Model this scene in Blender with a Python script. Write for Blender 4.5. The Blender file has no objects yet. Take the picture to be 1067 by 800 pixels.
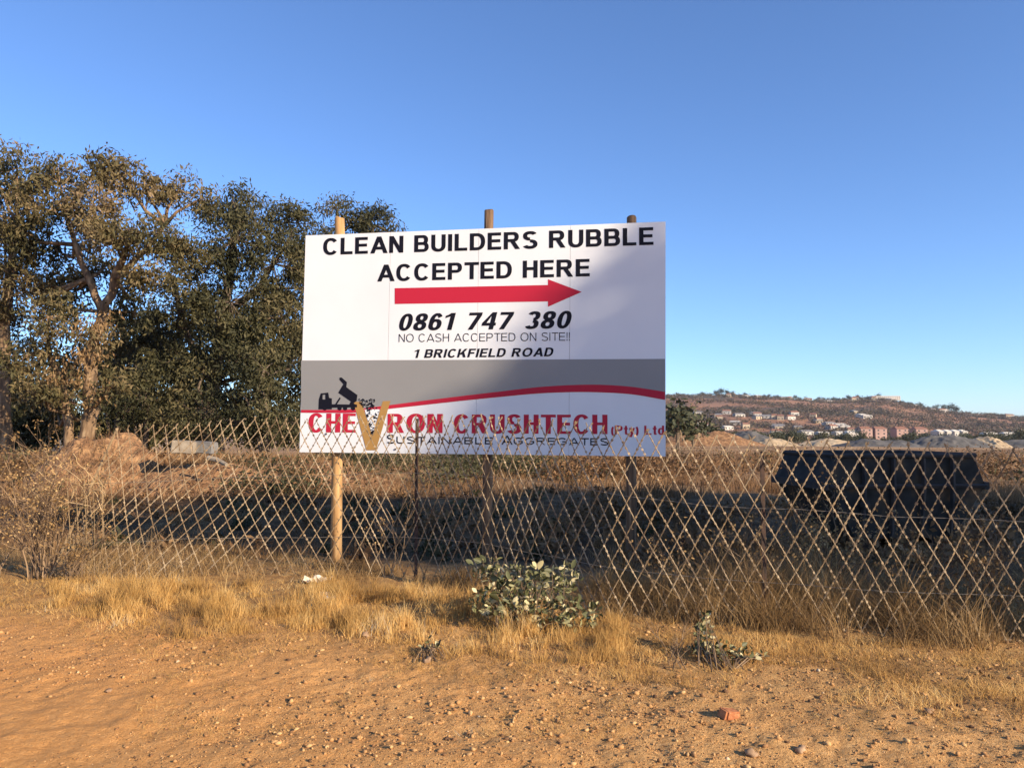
import bpy, bmesh, math, random
import numpy as np
from mathutils import Vector, Matrix, noise
R = math.radians
SC = bpy.context.scene
COL = SC.collection

# ------------------------------------------------------------------ camera
CAMZ = 1.6
F = 800.0; CX = 533.5; CY = 400.0; PITCH = math.atan(50/800)
cd = bpy.data.cameras.new("camera"); cam = bpy.data.objects.new("camera", cd); COL.objects.link(cam)
cam.location = (0, 0, CAMZ); cam.rotation_euler = (R(90)+PITCH, 0, 0)
cd.sensor_width = 36; cd.lens = 36*F/1067; cd.clip_end = 9000; cd.clip_start = 0.05
SC.camera = cam

# ------------------------------------------------------------------ light
SUN_AZ = R(53); SUN_EL = R(21)
S = Vector((math.sin(SUN_AZ)*math.cos(SUN_EL), -math.cos(SUN_AZ)*math.cos(SUN_EL), math.sin(SUN_EL)))
w = bpy.data.worlds.new("World"); SC.world = w; w.use_nodes = True
nt = w.node_tree; bg = nt.nodes['Background']
sky = nt.nodes.new('ShaderNodeTexSky'); sky.sky_type = 'NISHITA'; sky.sun_disc = False
sky.sun_elevation = SUN_EL; sky.sun_rotation = math.atan2(S.x, S.y)
sky.air_density = 1.0; sky.dust_density = 0.6; sky.ozone_density = 4.5; sky.altitude = 1400
tint = nt.nodes.new('ShaderNodeMix'); tint.data_type = 'RGBA'; tint.blend_type = 'MULTIPLY'; tint.inputs[0].default_value = 1
tint.inputs[7].default_value = (1.0, 1.06, 1.19, 1)
nt.links.new(sky.outputs[0], tint.inputs[6]); nt.links.new(tint.outputs[2], bg.inputs[0]); bg.inputs[1].default_value = 0.113
sd = bpy.data.lights.new("sun", 'SUN'); sun = bpy.data.objects.new("sun", sd); COL.objects.link(sun)
sd.energy = 5.0; sd.angle = R(0.5); sd.color = (1.0, 0.84, 0.62)
sun.rotation_euler = S.to_track_quat('Z', 'Y').to_euler(); sun.location = (30, -30, 30)
SC.view_settings.view_transform = 'Standard'; SC.view_settings.look = 'None'
SC.view_settings.exposure = 0.84; SC.view_settings.gamma = 1; SC.view_settings.use_curve_mapping = False
SC.render.engine = 'CYCLES'

# ------------------------------------------------------------------ helpers
def at(px, py, Y):
    """point of the photo pixel (1067x800) at world depth Y"""
    xc = (px-CX)/F; yc = (CY-py)/F
    d = Vector((xc, math.cos(PITCH)-yc*math.sin(PITCH), math.sin(PITCH)+yc*math.cos(PITCH)))
    return Vector((0, 0, CAMZ)) + d*(Y/d.y)
def gx(px, Y): return at(px, 450, Y).x
def tag(o, label=None, cat=None, group=None, kind=None):
    if label: o['label'] = label
    if cat: o['category'] = cat
    if group: o['group'] = group
    if kind: o['kind'] = kind
    return o
def empty(name, loc, label, cat, group=None, rz=0):
    o = bpy.data.objects.new(name, None); COL.objects.link(o)
    o.location = loc; o.rotation_euler = (0, 0, rz); o.empty_display_size = .1
    return tag(o, label, cat, group)
def link(name, me, mat, parent=None, smooth=False):
    """vertices are given in world space; kept in place under a parent"""
    o = bpy.data.objects.new(name, me); COL.objects.link(o)
    if mat:
        for m in (mat if isinstance(mat, (list, tuple)) else [mat]): me.materials.append(m)
    if parent:
        o.parent = parent
        l = parent.location if parent.parent is None else Vector((0, 0, 0))
        if parent.parent is None: me.transform(Matrix.Translation(-Vector(l)))
        else:
            g = parent
            while g.parent: g = g.parent
            me.transform(Matrix.Translation(-Vector(g.location)))
    if smooth and len(me.polygons): me.polygons.foreach_set('use_smooth', [True]*len(me.polygons))
    return o
class MB:
    def __init__(s): s.v = []; s.f = []; s.mi = []
    def add(s, vs, fs, mi=0):
        n = len(s.v); s.v += [tuple(v) for v in vs]; s.f += [tuple(i+n for i in f) for f in fs]; s.mi += [mi]*len(fs)
    def box(s, c, d, rz=0, mi=0, M=None):
        hx, hy, hz = d[0]/2, d[1]/2, d[2]/2
        vs = [Vector((x, y, z)) for x in (-hx, hx) for y in (-hy, hy) for z in (-hz, hz)]
        if M is None: M = Matrix.Rotation(rz, 4, 'Z')
        vs = [M @ v + Vector(c) for v in vs]
        s.add(vs, [(0,1,3,2),(4,6,7,5),(0,4,5,1),(2,3,7,6),(0,2,6,4),(1,5,7,3)], mi)
    def tube(s, pts, rad, n=6, caps=True, mi=0, jit=0, rnd=None):
        pts = [Vector(p) for p in pts]
        if not hasattr(rad, '__len__'): rad = [rad]*len(pts)
        rings = []; up = Vector((0.13, 0.21, 1)).normalized(); last = None
        for i, p in enumerate(pts):
            t = (pts[min(i+1, len(pts)-1)]-pts[max(i-1, 0)]).normalized()
            a = t.cross(up) if last is None else last - t*last.dot(t)
            if a.length < 1e-4: a = t.cross(Vector((1, 0, 0)))
            a.normalize(); last = a; b = t.cross(a)
            rings.append([p+(a*math.cos(2*math.pi*k/n)+b*math.sin(2*math.pi*k/n))*rad[i]*(1+(rnd.uniform(-jit, jit) if rnd else 0)) for k in range(n)])
        vs = [v for r in rings for v in r]; fs = []
        for i in range(len(pts)-1):
            for k in range(n):
                fs.append((i*n+k, i*n+(k+1) % n, (i+1)*n+(k+1) % n, (i+1)*n+k))
        if caps: fs.append(tuple(range(n-1, -1, -1))); fs.append(tuple((len(pts)-1)*n+k for k in range(n)))
        s.add(vs, fs, mi)
    def prism(s, poly, M, h, mi=0):
        n = len(poly)
        vs = [M @ Vector((x, y, 0)) for x, y in poly]+[M @ Vector((x, y, h)) for x, y in poly]
        fs = [tuple(range(n-1, -1, -1)), tuple(range(n, 2*n))]+[(i, (i+1) % n, n+(i+1) % n, n+i) for i in range(n)]
        s.add(vs, fs, mi)
    def mesh(s, name):
        me = bpy.data.meshes.new(name); me.from_pydata(s.v, [], s.f); me.update()
        if any(s.mi): me.polygons.foreach_set('material_index', s.mi)
        return me
    def build(s, name, mat, parent=None, smooth=False): return link(name, s.mesh(name), mat, parent, smooth)
def np_mesh(name, V, Fq, k):
    """V (n,3), Fq (m,k) -> mesh fast"""
    me = bpy.data.meshes.new(name); m = len(Fq)
    me.vertices.add(len(V)); me.vertices.foreach_set('co', np.asarray(V, np.float32).ravel())
    me.loops.add(m*k); me.loops.foreach_set('vertex_index', np.asarray(Fq, np.int32).ravel())
    me.polygons.add(m); me.polygons.foreach_set('loop_start', np.arange(0, m*k, k, dtype=np.int32))
    me.polygons.foreach_set('loop_total', np.full(m, k, np.int32)); me.update(); me.validate()
    return me

# ------------------------------------------------------------------ materials
def mat(name, col, rough=.8, metal=0, spec=.3):
    m = bpy.data.materials.new(name); m.use_nodes = True
    b = m.node_tree.nodes['Principled BSDF']
    b.inputs['Base Color'].default_value = (*col, 1); b.inputs['Roughness'].default_value = rough
    b.inputs['Metallic'].default_value = metal; b.inputs['Specular IOR Level'].default_value = spec
    return m
def N(m, t, **k):
    n = m.node_tree.nodes.new(t)
    for a, b in k.items(): setattr(n, a, b)
    return n
def ramp(m, stops, src):
    r = N(m, 'ShaderNodeValToRGB'); e = r.color_ramp.elements
    while len(e) < len(stops): e.new(.5)
    for i, (p, c) in enumerate(stops):
        e[i].position = p; e[i].color = (*c, 1) if len(c) == 3 else c
    m.node_tree.links.new(src, r.inputs[0]); return r
def noisy(name, stops, scale=5, rough=.85, bump=.3, bscale=40, bdist=.01, stretch=(1, 1, 1), detail=6, spec=.3, metal=0):
    m = mat(name, stops[0][1], rough, metal, spec); L = m.node_tree.links
    b = m.node_tree.nodes['Principled BSDF']
    tc = N(m, 'ShaderNodeTexCoord'); mp = N(m, 'ShaderNodeMapping'); mp.inputs['Scale'].default_value = stretch
    L.new(tc.outputs['Object'], mp.inputs[0])
    n = N(m, 'ShaderNodeTexNoise'); n.inputs['Scale'].default_value = scale; n.inputs['Detail'].default_value = detail
    L.new(mp.outputs[0], n.inputs['Vector'])
    r = ramp(m, stops, n.outputs[0]); L.new(r.outputs[0], b.inputs['Base Color'])
    if bump:
        n2 = N(m, 'ShaderNodeTexNoise'); n2.inputs['Scale'].default_value = bscale; n2.inputs['Detail'].default_value = 5
        L.new(mp.outputs[0], n2.inputs['Vector'])
        bp = N(m, 'ShaderNodeBump'); bp.inputs['Strength'].default_value = bump; bp.inputs['Distance'].default_value = bdist
        L.new(n2.outputs[0], bp.inputs['Height']); L.new(bp.outputs[0], b.inputs['Normal'])
    return m
def leafmat(name, stops, trans=.25, rough=.7, patch=None):
    """random colour per leaf or blade, with some light passing through"""
    m = mat(name, stops[0][1], rough, 0, .25); L = m.node_tree.links
    b = m.node_tree.nodes['Principled BSDF']; out = m.node_tree.nodes['Material Output']
    g = N(m, 'ShaderNodeNewGeometry')
    src = g.outputs['Random Per Island']
    if patch:
        n = N(m, 'ShaderNodeTexNoise'); n.inputs['Scale'].default_value = patch; n.inputs['Detail'].default_value = 2
        L.new(g.outputs['Position'], n.inputs['Vector'])
        ma = N(m, 'ShaderNodeMath', operation='MULTIPLY_ADD'); L.new(src, ma.inputs[0]); ma.inputs[1].default_value = .45
        mr = N(m, 'ShaderNodeMath', operation='MULTIPLY_ADD'); L.new(n.outputs[0], mr.inputs[0]); mr.inputs[1].default_value = 1.9; mr.inputs[2].default_value = -.68
        L.new(mr.outputs[0], ma.inputs[2]); src = ma.outputs[0]
    r = ramp(m, stops, src); L.new(r.outputs[0], b.inputs['Base Color'])
    t = N(m, 'ShaderNodeBsdfTranslucent'); L.new(r.outputs[0], t.inputs[0])
    mx = N(m, 'ShaderNodeMixShader'); mx.inputs[0].default_value = trans
    L.new(b.outputs[0], mx.inputs[1]); L.new(t.outputs[0], mx.inputs[2]); L.new(mx.outputs[0], out.inputs[0])
    return m

M = {}
M['leaf_sun'] = leafmat('sunlit_gum_leaves', [(0, (.032, .033, .016)), (.35, (.085, .074, .030)), (.7, (.165, .122, .055)), (1, (.27, .185, .10))], .2, patch=.45)  # gum leaves in their sunlit tone
M['leaf_dark'] = leafmat('dark_shaded_leaves', [(0, (.022, .025, .012)), (.4, (.052, .050, .022)), (.75, (.10, .086, .038)), (1, (.17, .13, .06))], .18, patch=.4)  # gum leaves with shade put into the colour; dark scrub uses it too
M['leaf_dead'] = leafmat('dead_leaves', [(0, (.11, .06, .025)), (.5, (.24, .14, .06)), (1, (.38, .25, .12))], .25)
M['leaf_far'] = leafmat('far_leaves', [(0, (.03, .035, .018)), (.5, (.055, .06, .03)), (1, (.10, .09, .045))], .1)
M['scrub_far'] = leafmat('far_scrub', [(0, (.05, .045, .03)), (.5, (.10, .075, .045)), (1, (.17, .11, .07))], .1)
M['grass'] = leafmat('dry_grass', [(0, (.17, .10, .045)), (.3, (.42, .235, .07)), (.7, (.64, .39, .13)), (.93, (.80, .57, .25)), (1, (.50, .43, .32))], .3, patch=1.6)
M['weed'] = leafmat('dry_weed', [(0, (.09, .05, .022)), (.35, (.22, .13, .05)), (.75, (.40, .25, .105)), (1, (.56, .39, .19))], .2, patch=1.4)
M['veld'] = leafmat('veld_grass', [(0, (.07, .042, .02)), (.5, (.19, .10, .045)), (1, (.36, .215, .10))], .2, patch=.25)
M['twig'] = leafmat('dead_twigs', [(0, (.08, .05, .03)), (.5, (.17, .11, .065)), (1, (.30, .20, .115))], 0)
M['cactus'] = leafmat('pale_leaf', [(0, (.05, .05, .02)), (.45, (.12, .12, .05)), (.72, (.30, .27, .13)), (1, (.62, .52, .30))], .15, rough=.5)
M['bark'] = noisy('gum_bark', [(.32, (.08, .05, .03)), (.5, (.20, .125, .07)), (.72, (.40, .28, .165))], 3, stretch=(2, 2, .5), bump=.5, bscale=14, bdist=.03)
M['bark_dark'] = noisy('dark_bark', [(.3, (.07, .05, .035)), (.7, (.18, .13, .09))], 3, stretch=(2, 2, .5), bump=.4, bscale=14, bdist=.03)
M['pole'] = noisy('treated_pole', [(.32, (.20, .10, .04)), (.5, (.40, .225, .09)), (.7, (.52, .33, .15))], 5, stretch=(3, 3, .35), bump=.4, bscale=30, bdist=.006)
M['pole_shade'] = noisy('shaded_pole', [(.3, (.06, .035, .02)), (.55, (.17, .10, .055)), (.75, (.32, .21, .12))], 6, stretch=(4, 4, .4), bump=.5, bscale=30, bdist=.006)  # pole wood darkened so the shaded poles sink into the background
M['wire'] = noisy('razor_wire', [(.3, (.12, .075, .04)), (.5, (.27, .185, .10)), (.72, (.40, .30, .185))], 3, rough=.6, bump=0, metal=.0, spec=.4)
M['thin'] = mat('thin_wire', (.28, .24, .19), .5, .3)
M['standard'] = noisy('rusty_post', [(.3, (.03, .022, .018)), (.7, (.09, .05, .035))], 12, bump=.3)
def board_mat(name, c, amt=.06):
    d = tuple(x*(1-amt) for x in c)
    return noisy(name, [(.3, d), (.6, c)], 1.3, rough=.42, bump=.12, bscale=1.6, bdist=.02, spec=.4, detail=4)
M['white'] = board_mat('white_vinyl', (.69, .70, .715))
M['grey'] = board_mat('grey_vinyl', (.235, .23, .225))
M['black'] = mat('black_vinyl', (.006, .006, .012), .6, 0, .15)
M['red'] = mat('red_vinyl', (.43, .016, .04), .55, 0, .2)
M['tan'] = mat('tan_vinyl', (.36, .20, .06), .45)
M['metal_dark'] = noisy('board_back', [(.3, (.25, .25, .25)), (.7, (.4, .4, .4))], 4)
M['skip'] = noisy('skip_paint', [(.3, (.022, .02, .018)), (.5, (.042, .037, .033)), (.6, (.07, .05, .034)), (.72, (.14, .08, .045))], 3.5, rough=.8, spec=.15, bump=.35, bscale=9, bdist=.02)
M['skip_rib'] = noisy('skip_ribs', [(.3, (.03, .03, .032)), (.7, (.08, .06, .05))], 5, rough=.75, spec=.15)
M['concrete'] = noisy('concrete', [(.3, (.22, .17, .12)), (.7, (.38, .31, .23))], 4)
M['concrete_grey'] = noisy('grey_concrete', [(.3, (.13, .12, .11)), (.7, (.24, .22, .2))], 4)
M['brick'] = noisy('brick', [(.3, (.30, .10, .04)), (.6, (.42, .17, .07)), (.75, (.45, .28, .14))], 40, bump=.6)
M['stone'] = leafmat('gravel_stone', [(0, (.09, .05, .028)), (.25, (.26, .13, .055)), (.75, (.46, .25, .10)), (.985, (.52, .32, .14)), (1, (.56, .42, .27))], 0, .9)
M['rock'] = noisy('rock', [(.3, (.20, .12, .07)), (.7, (.44, .28, .16))], 14)
M['paper'] = noisy('paper', [(.3, (.55, .45, .33)), (.7, (.75, .66, .52))], 9)
M['wall'] = noisy('cream_wall', [(.3, (.42, .33, .22)), (.7, (.5, .4, .28))], 1)
M['wall_white'] = noisy('white_wall', [(.3, (.42, .38, .33)), (.7, (.55, .5, .44))], .1, bump=0)
M['wall_pink'] = noisy('pink_wall', [(.3, (.32, .20, .165)), (.7, (.40, .26, .21))], .1, bump=0)
M['roof_red'] = mat('clay_roof', (.28, .13, .08)); M['roof_grey'] = mat('grey_roof', (.22, .2, .19)); M['roof_pale'] = mat('pale_roof', (.6, .54, .45))
M['window'] = mat('dark_window', (.04, .045, .05), .2)

def ground_mat():
    m = mat('ground', (.4, .25, .12), .95, 0, .15); L = m.node_tree.links; b = m.node_tree.nodes['Principled BSDF']
    g = N(m, 'ShaderNodeNewGeometry'); P = g.outputs['Position']
    def nz(sc, det=6, rough=.6, vec=None):
        n = N(m, 'ShaderNodeTexNoise'); n.inputs['Scale'].default_value = sc; n.inputs['Detail'].default_value = det
        n.inputs['Roughness'].default_value = rough; L.new(vec or P, n.inputs['Vector']); return n.outputs[0]
    def mix(f, a, c, blend='MIX'):
        x = N(m, 'ShaderNodeMix', data_type='RGBA', blend_type=blend)
        for s, v in ((0, f), (6, a), (7, c)):
            if isinstance(v, (int, float)): x.inputs[s].default_value = v
            elif isinstance(v, tuple): x.inputs[s].default_value = (*v, 1)
            else: L.new(v, x.inputs[s])
        return x.outputs[2]
    def math_(op, a, c=None, d=None):
        x = N(m, 'ShaderNodeMath', operation=op)
        for i, v in enumerate((a, c, d)):
            if v is None: continue
            if isinstance(v, (int, float)): x.inputs[i].default_value = v
            else: L.new(v, x.inputs[i])
        return x.outputs[0]
    road = ramp(m, [(.28, (.50, .235, .075)), (.5, (.64, .335, .12)), (.75, (.72, .43, .18))], nz(1.1)).outputs[0]
    fine = ramp(m, [(.34, (.27, .13, .05)), (.5, (.60, .33, .125)), (.66, (.78, .51, .24))], nz(38, 8, .7)).outputs[0]
    road = mix(.5, road, fine)
    verge = ramp(m, [(.3, (.20, .10, .04)), (.5, (.36, .20, .075)), (.7, (.50, .33, .14))], nz(6, 9, .75)).outputs[0]
    soil = ramp(m, [(.36, (.06, .032, .014)), (.5, (.13, .07, .03)), (.64, (.27, .15, .065))], nz(1.3, 10, .75)).outputs[0]  # dark field soil, darkened further to deepen the shadow band behind the fence
    far = ramp(m, [(.35, (.20, .12, .06)), (.5, (.33, .19, .09)), (.62, (.42, .27, .14)), (.72, (.16, .13, .07))], nz(.06, 8, .6)).outputs[0]
    sx = N(m, 'ShaderNodeSeparateXYZ'); L.new(P, sx.inputs[0])
    # distance from the fence line, warped by noise
    wob = math_('MULTIPLY', math_('SUBTRACT', nz(.9, 4), .5), 2.2)
    yy = math_('ADD', math_('ADD', sx.outputs[1], math_('MULTIPLY', sx.outputs[0], .30)), wob)
    def step(v, a, c):
        r = N(m, 'ShaderNodeMapRange'); r.inputs[1].default_value = a; r.inputs[2].default_value = c; L.new(v, r.inputs[0]); return r.outputs[0]
    left = step(math_('ADD', math_('MULTIPLY', sx.outputs[0], -1), math_('MULTIPLY', nz(.5, 3), 3)), .5, 4.5)
    road = mix(math_('MULTIPLY', left, .6), road, (.66, .29, .085))
    c = mix(step(yy, 4.7, 6.6), road, verge)
    c = mix(step(yy, 8.6, 10.0), c, soil)
    c = mix(step(yy, 19, 25), c, far)
    L.new(c, b.inputs['Base Color'])
    h = math_('ADD', math_('MULTIPLY', nz(9, 8, .7), .6), math_('MULTIPLY', nz(70, 6, .7), .35))
    bp = N(m, 'ShaderNodeBump'); bp.inputs['Strength'].default_value = 1; bp.inputs['Distance'].default_value = .055
    L.new(h, bp.inputs['Height']); L.new(bp.outputs[0], b.inputs['Normal'])
    return m
M['ground'] = ground_mat()
M['hill'] = noisy('hillside', [(.34, (.07, .06, .03)), (.46, (.16, .085, .05)), (.56, (.36, .17, .08)), (.7, (.21, .12, .075))], .011, bump=.5, bscale=.05, bdist=6)
M['grey_heap'] = noisy('crushed_stone', [(.3, (.065, .062, .058)), (.7, (.15, .135, .12))], .4, bump=.4, bscale=2, bdist=.2)
M['sand_heap'] = noisy('sand', [(.3, (.33, .235, .14)), (.7, (.50, .38, .24))], .4, bump=.4, bscale=2, bdist=.2)
M['soil_heap'] = noisy('brown_soil', [(.3, (.13, .065, .03)), (.5, (.27, .14, .065)), (.7, (.42, .24, .11))], 3.2, bump=.9, bscale=9, bdist=.15, detail=9)

# ------------------------------------------------------------------ ground
def sm(a, b, x):  # smooth step, also for a > b
    t = min(1, max(0, (x-a)/(b-a))); return t*t*(3-2*t)
def gz(x, y):
    z = 0.0
    n1 = noise.noise((x*.35, y*.35, 3.1)); n2 = noise.noise((x*1.3, y*1.3, 7.7))
    z += .05*n1*sm(3, 8, y) + .02*n2
    # earth bank below the gum trees on the left
    k = math.exp(-((y-26-.12*(x+12))/4.2)**2)*sm(-2.5, -7, x)
    z += .95*k*(.85+.3*noise.noise((x*.2, y*.2, 1)))
    z -= .10*sm(9.2, 11, y)*sm(26, 20, y)*sm(3, -1, x)
    z -= 2.0*sm(70, 170, y) + 4*sm(220, 420, y)
    z += .25*noise.noise((x*.05, y*.05, 9))*sm(30, 60, y)
    return z
def gz_fine(x, y):
    z = gz(x, y)
    if 8 < y < 30: z += (.07*noise.noise((x*.9, y*.9, 21))+.05*noise.noise((x*2.6, y*2.6, 22)))*sm(8, 10.5, y)
    if y < 14 and abs(x) < 10:
        f = sm(14, 10, y)
        z += f*(.020*noise.noise((x*.45-y*.25, y*2.4+x*.3, 33))*sm(6.5, 5.5, y)+.018*noise.noise((x*4, y*4, 1.2))+.012*noise.noise((x*10, y*10, 5))+(.017*max(0, noise.noise((x*24, y*24, 8)))+.012*max(0, noise.noise((x*47, y*47, 11))))*(.75+.5*noise.noise((x*.7, y*.7, 2))+.06*x))
    return z
def graded(lo, hi, dlo, dhi, step, grow=1.13):
    a = list(np.arange(dlo, dhi, step)); v = a[-1]; s = step
    while v < hi: s *= grow; v += s; a.append(v)
    v = a[0]; s = step; pre = []
    while v > lo: s *= grow; v -= s; pre.append(v)
    return pre[::-1]+a
xs = graded(-4500, 4500, -5.6, 5.6, .022, 1.10); ys = graded(-300, 6000, 2.4, 7.6, .022, 1.06)
V = [(x, y, gz_fine(x, y)) for y in ys for x in xs]; nx = len(xs)
Fq = [(j*nx+i, j*nx+i+1, (j+1)*nx+i+1, (j+1)*nx+i) for j in range(len(ys)-1) for i in range(nx-1)]
g = link('ground', np_mesh('ground', np.array(V), np.array(Fq), 4), M['ground'], smooth=True); tag(g, kind='structure')

# hills on the horizon
crest = [(-3500, 20), (-900, 20), (-300, 30), (0, 55), (200, 66), (304, 70), (407, 74), (500, 69), (613, 63), (688, 67), (735, 65), (782, 53), (876, 40), (1001, 29), (1400, 24), (3500, 18)]
def crestz(x): return -4+float(np.interp(x, [c[0] for c in crest], [c[1] for c in crest]))
def hz(x, y):
    k = sm(620, 1500, y)*(1-sm(1550, 2600, y)*.8)
    return -7+(crestz(x*1500/max(y, 1))+7)*k*(1+.0*y)+5*noise.noise((x*.006, y*.006, 2))*k
hx = np.arange(-3500, 3501, 40); hy = np.arange(560, 2700, 40)
V = [(x, y, hz(x, y)) for y in hy for x in hx]; nx = len(hx)
Fq = [(j*nx+i, j*nx+i+1, (j+1)*nx+i+1, (j+1)*nx+i) for j in range(len(hy)-1) for i in range(nx-1)]
tag(link('hills', np_mesh('hills', np.array(V), np.array(Fq), 4), M['hill'], smooth=True), kind='structure')

# ------------------------------------------------------------------ foliage helpers
def leaves(rs, P, L, W, droop=.6, spread=None):
    """P (n,3) -> rhombus leaves; each leaf 4 verts one quad"""
    n = len(P)
    d = rs.normal(size=(n, 3)); d[:, 2] -= droop*1.5; d /= np.linalg.norm(d, axis=1)[:, None]
    o = rs.normal(size=(n, 3)); s = np.cross(d, o); s /= np.linalg.norm(s, axis=1)[:, None]
    l = L*rs.uniform(.6, 1.3, (n, 1)); wd = W*rs.uniform(.6, 1.3, (n, 1))
    V = np.empty((n, 4, 3)); V[:, 0] = P; V[:, 1] = P+d*l*.45+s*wd*.5; V[:, 2] = P+d*l; V[:, 3] = P+d*l*.45-s*wd*.5
    return V.reshape(-1, 3), np.arange(n*4).reshape(n, 4)
def crown_points(rs, blobs, per, clump_r=(.35, .75), cl_density=3.2):
    out = []; cl = []
    for (x, y, z, r, *q) in blobs:
        fl = q[0] if q else .85; dens = q[1] if len(q) > 1 else 1
        nc = max(4, int(cl_density*r*r*4*dens))
        u = rs.normal(size=(nc, 3)); u /= np.linalg.norm(u, axis=1)[:, None]
        rr = r*rs.uniform(.35, 1.0, (nc, 1))**.55
        c = u*rr*np.array([1, 1, fl])+np.array([x, y, z])
        cl += [(tuple(ci), (x, y, z)) for ci in c]
        for ci in c:
            k = int(per*1.75*rs.uniform(.5, 1.4)); cr = rs.uniform(*clump_r)
            p = np.clip(rs.normal(size=(k, 3)), -1.7, 1.7)*np.array([.5, .5, .36])*cr + ci
            out.append(p)
    return np.concatenate(out), cl
def tree(label, base, trunk, blobs, seed, lm='leaf_sun', bm='bark', per=60, L=.21, W=.066, group=None, cat='tree', name='gum_tree', dens=4.6, limbs=True, cr=(.35, .75), extra=None, keep=None):
    rs = np.random.RandomState(seed); rnd = random.Random(seed)
    t = empty(name, base, label, cat, group)
    b = MB()
    for pts, r0, r1 in trunk:
        n = len(pts); pp = []; rr = []
        for i in range(n-1):
            for k in range(4):
                f = k/4; p = Vector(pts[i]).lerp(Vector(pts[i+1]), f)
                p += Vector((rnd.uniform(-1, 1), rnd.uniform(-1, 1), 0))*r0*.25*(0 if i+k == 0 else 1)
                pp.append(p); rr.append(r0+(r1-r0)*((i+f)/(n-1)))
        pp.append(Vector(pts[-1])); rr.append(r1)
        b.tube(pp, rr, 9, jit=.08, rnd=rnd)
    P, cl = crown_points(rs, blobs, per, cr, dens)
    if keep: P = P[keep(P)]
    if limbs:
        ends = [Vector(p) for tr in trunk for p in tr[0][1:]]
        seen = set()
        for c, bc in cl:
            if bc not in seen:
                seen.add(bc); bv = Vector(bc); e = min(ends, key=lambda q: (q-bv).length+max(0, q.z-bv.z)*2)
                mid = e.lerp(bv, .5)+Vector((rnd.uniform(-.3, .3), rnd.uniform(-.3, .3), rnd.uniform(-.5, .1)))
                b.tube([e, mid, bv], [.085, .06, .035], 6)
            if rnd.random() < .5:
                cv = Vector(c); bv = Vector(bc); mid = cv.lerp(bv, .5)+Vector((0, 0, rnd.uniform(-.25, .1)))
                b.tube([bv, mid, cv], [.028, .02, .01], 4, caps=False)
    b.build('trunk', M[bm], t, smooth=True)
    Vv, Ff = leaves(rs, P, L, W)
    link('crown', np_mesh('crown', Vv, Ff, 4), M[lm], t)
    if extra:
        P2, _ = crown_points(rs, extra, 22, (.3, .6), 5)
        Vv, Ff = leaves(rs, P2, .17, .06, 1.2)
        link('dead_leaves', np_mesh('dead_leaves', Vv, Ff, 4), M['leaf_dead'], t)
    return t
def B(px, py, rpx, Y, *q):
    p = at(px, py, Y); return (p.x, p.y, p.z, rpx*Y/F, *q)

# the gum trees on the left: a forked leaning trunk in the sun
D = 27
base = at(82, 462, D); base.z = gz(base.x, base.y)-.1
T1 = [at(85, 470, D), at(97, 425, D), at(92, 395, D), at(98, 360, D), at(107, 325, D), at(120, 290, D), at(130, 262, D)]
T1b = [at(72, 470, D), at(70, 430, D), at(64, 400, D), at(52, 370, D-.5)]
T1c = [at(107, 325, D), at(92, 290, D), at(78, 255, D+.5), at(70, 225, D+1)]
T1d = [at(120, 290, D), at(150, 262, D+.5), at(172, 235, D+1)]
tree('tall gum tree with pale forked leaning trunk in the sun on the bank', base,
     [(T1, .27, .11), (T1b, .17, .08), (T1c, .15, .07), (T1d, .13, .06)],
     [B(62, 190, 30, D, .8), B(95, 215, 30, D-1, .8), B(128, 182, 26, D, .7), B(152, 200, 24, D+.5, .7), B(105, 172, 14, D), B(187, 198, 20, D+1, .8, .9), B(208, 208, 12, D+1, .8, .6),
      B(40, 215, 26, D, .8), B(150, 245, 34, D-1, .7), B(118, 250, 24, D-1.5, .8, .8), B(75, 232, 20, D+1, .7, .7), B(190, 262, 24, D, .6), B(160, 285, 26, D-1, .6),
      B(25, 240, 24, D, .8), B(50, 330, 30, D-1.5), B(30, 370, 26, D-1), B(42, 405, 24, D-1.2), B(100, 350, 14, D-1.5, .9, .7), B(30, 290, 30, D+1, .9), B(115, 400, 16, D-1, .9), B(85, 290, 20, D+.8, .9, .7), B(60, 262, 18, D+1.2, .8, .7), B(92, 262, 15, D+1.4, .8, .6), B(128, 300, 18, D+1.2, .8, .7), B(55, 300, 20, D+1.4, .8, .8), B(112, 275, 12, D+1.2, .8, .6), B(140, 325, 20, D+1), B(82, 302, 20, D+1.2, .9, .9), B(66, 322, 18, D+1.2, .9), B(78, 410, 16, D+2, 1.2), B(60, 430, 16, D+2, 1.1), B(95, 435, 14, D+2.5, 1.1)],
     11, extra=[B(92, 345, 15, D-1.2, 1.2), B(72, 388, 17, D-1.4, 1.1, 1.5), B(90, 372, 16, D-1.5, 1.2, 1.3), B(112, 338, 10, D-1.3, 1.2), B(100, 410, 10, D-1, 1.3)], per=62)
D = 29
base = at(8, 462, D); base.z = gz(base.x, base.y)-.1
tree('gum tree cut by the left edge of the view', base, [([base, at(2, 380, D), at(10, 300, D), at(18, 230, D)], .3, .1)],
     [B(18, 175, 26, D, .9), B(0, 195, 30, D, .9), B(-30, 215, 40, D), B(5, 250, 30, D), B(-20, 300, 45, D), B(8, 320, 24, D), B(12, 360, 20, D+2, .8, .6), B(-40, 360, 40, D), B(30, 258, 16, D+1, .8, .7)], 12, per=52)
D = 32
base = at(225, 462, D); base.z = gz(base.x, base.y)-.1
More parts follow.
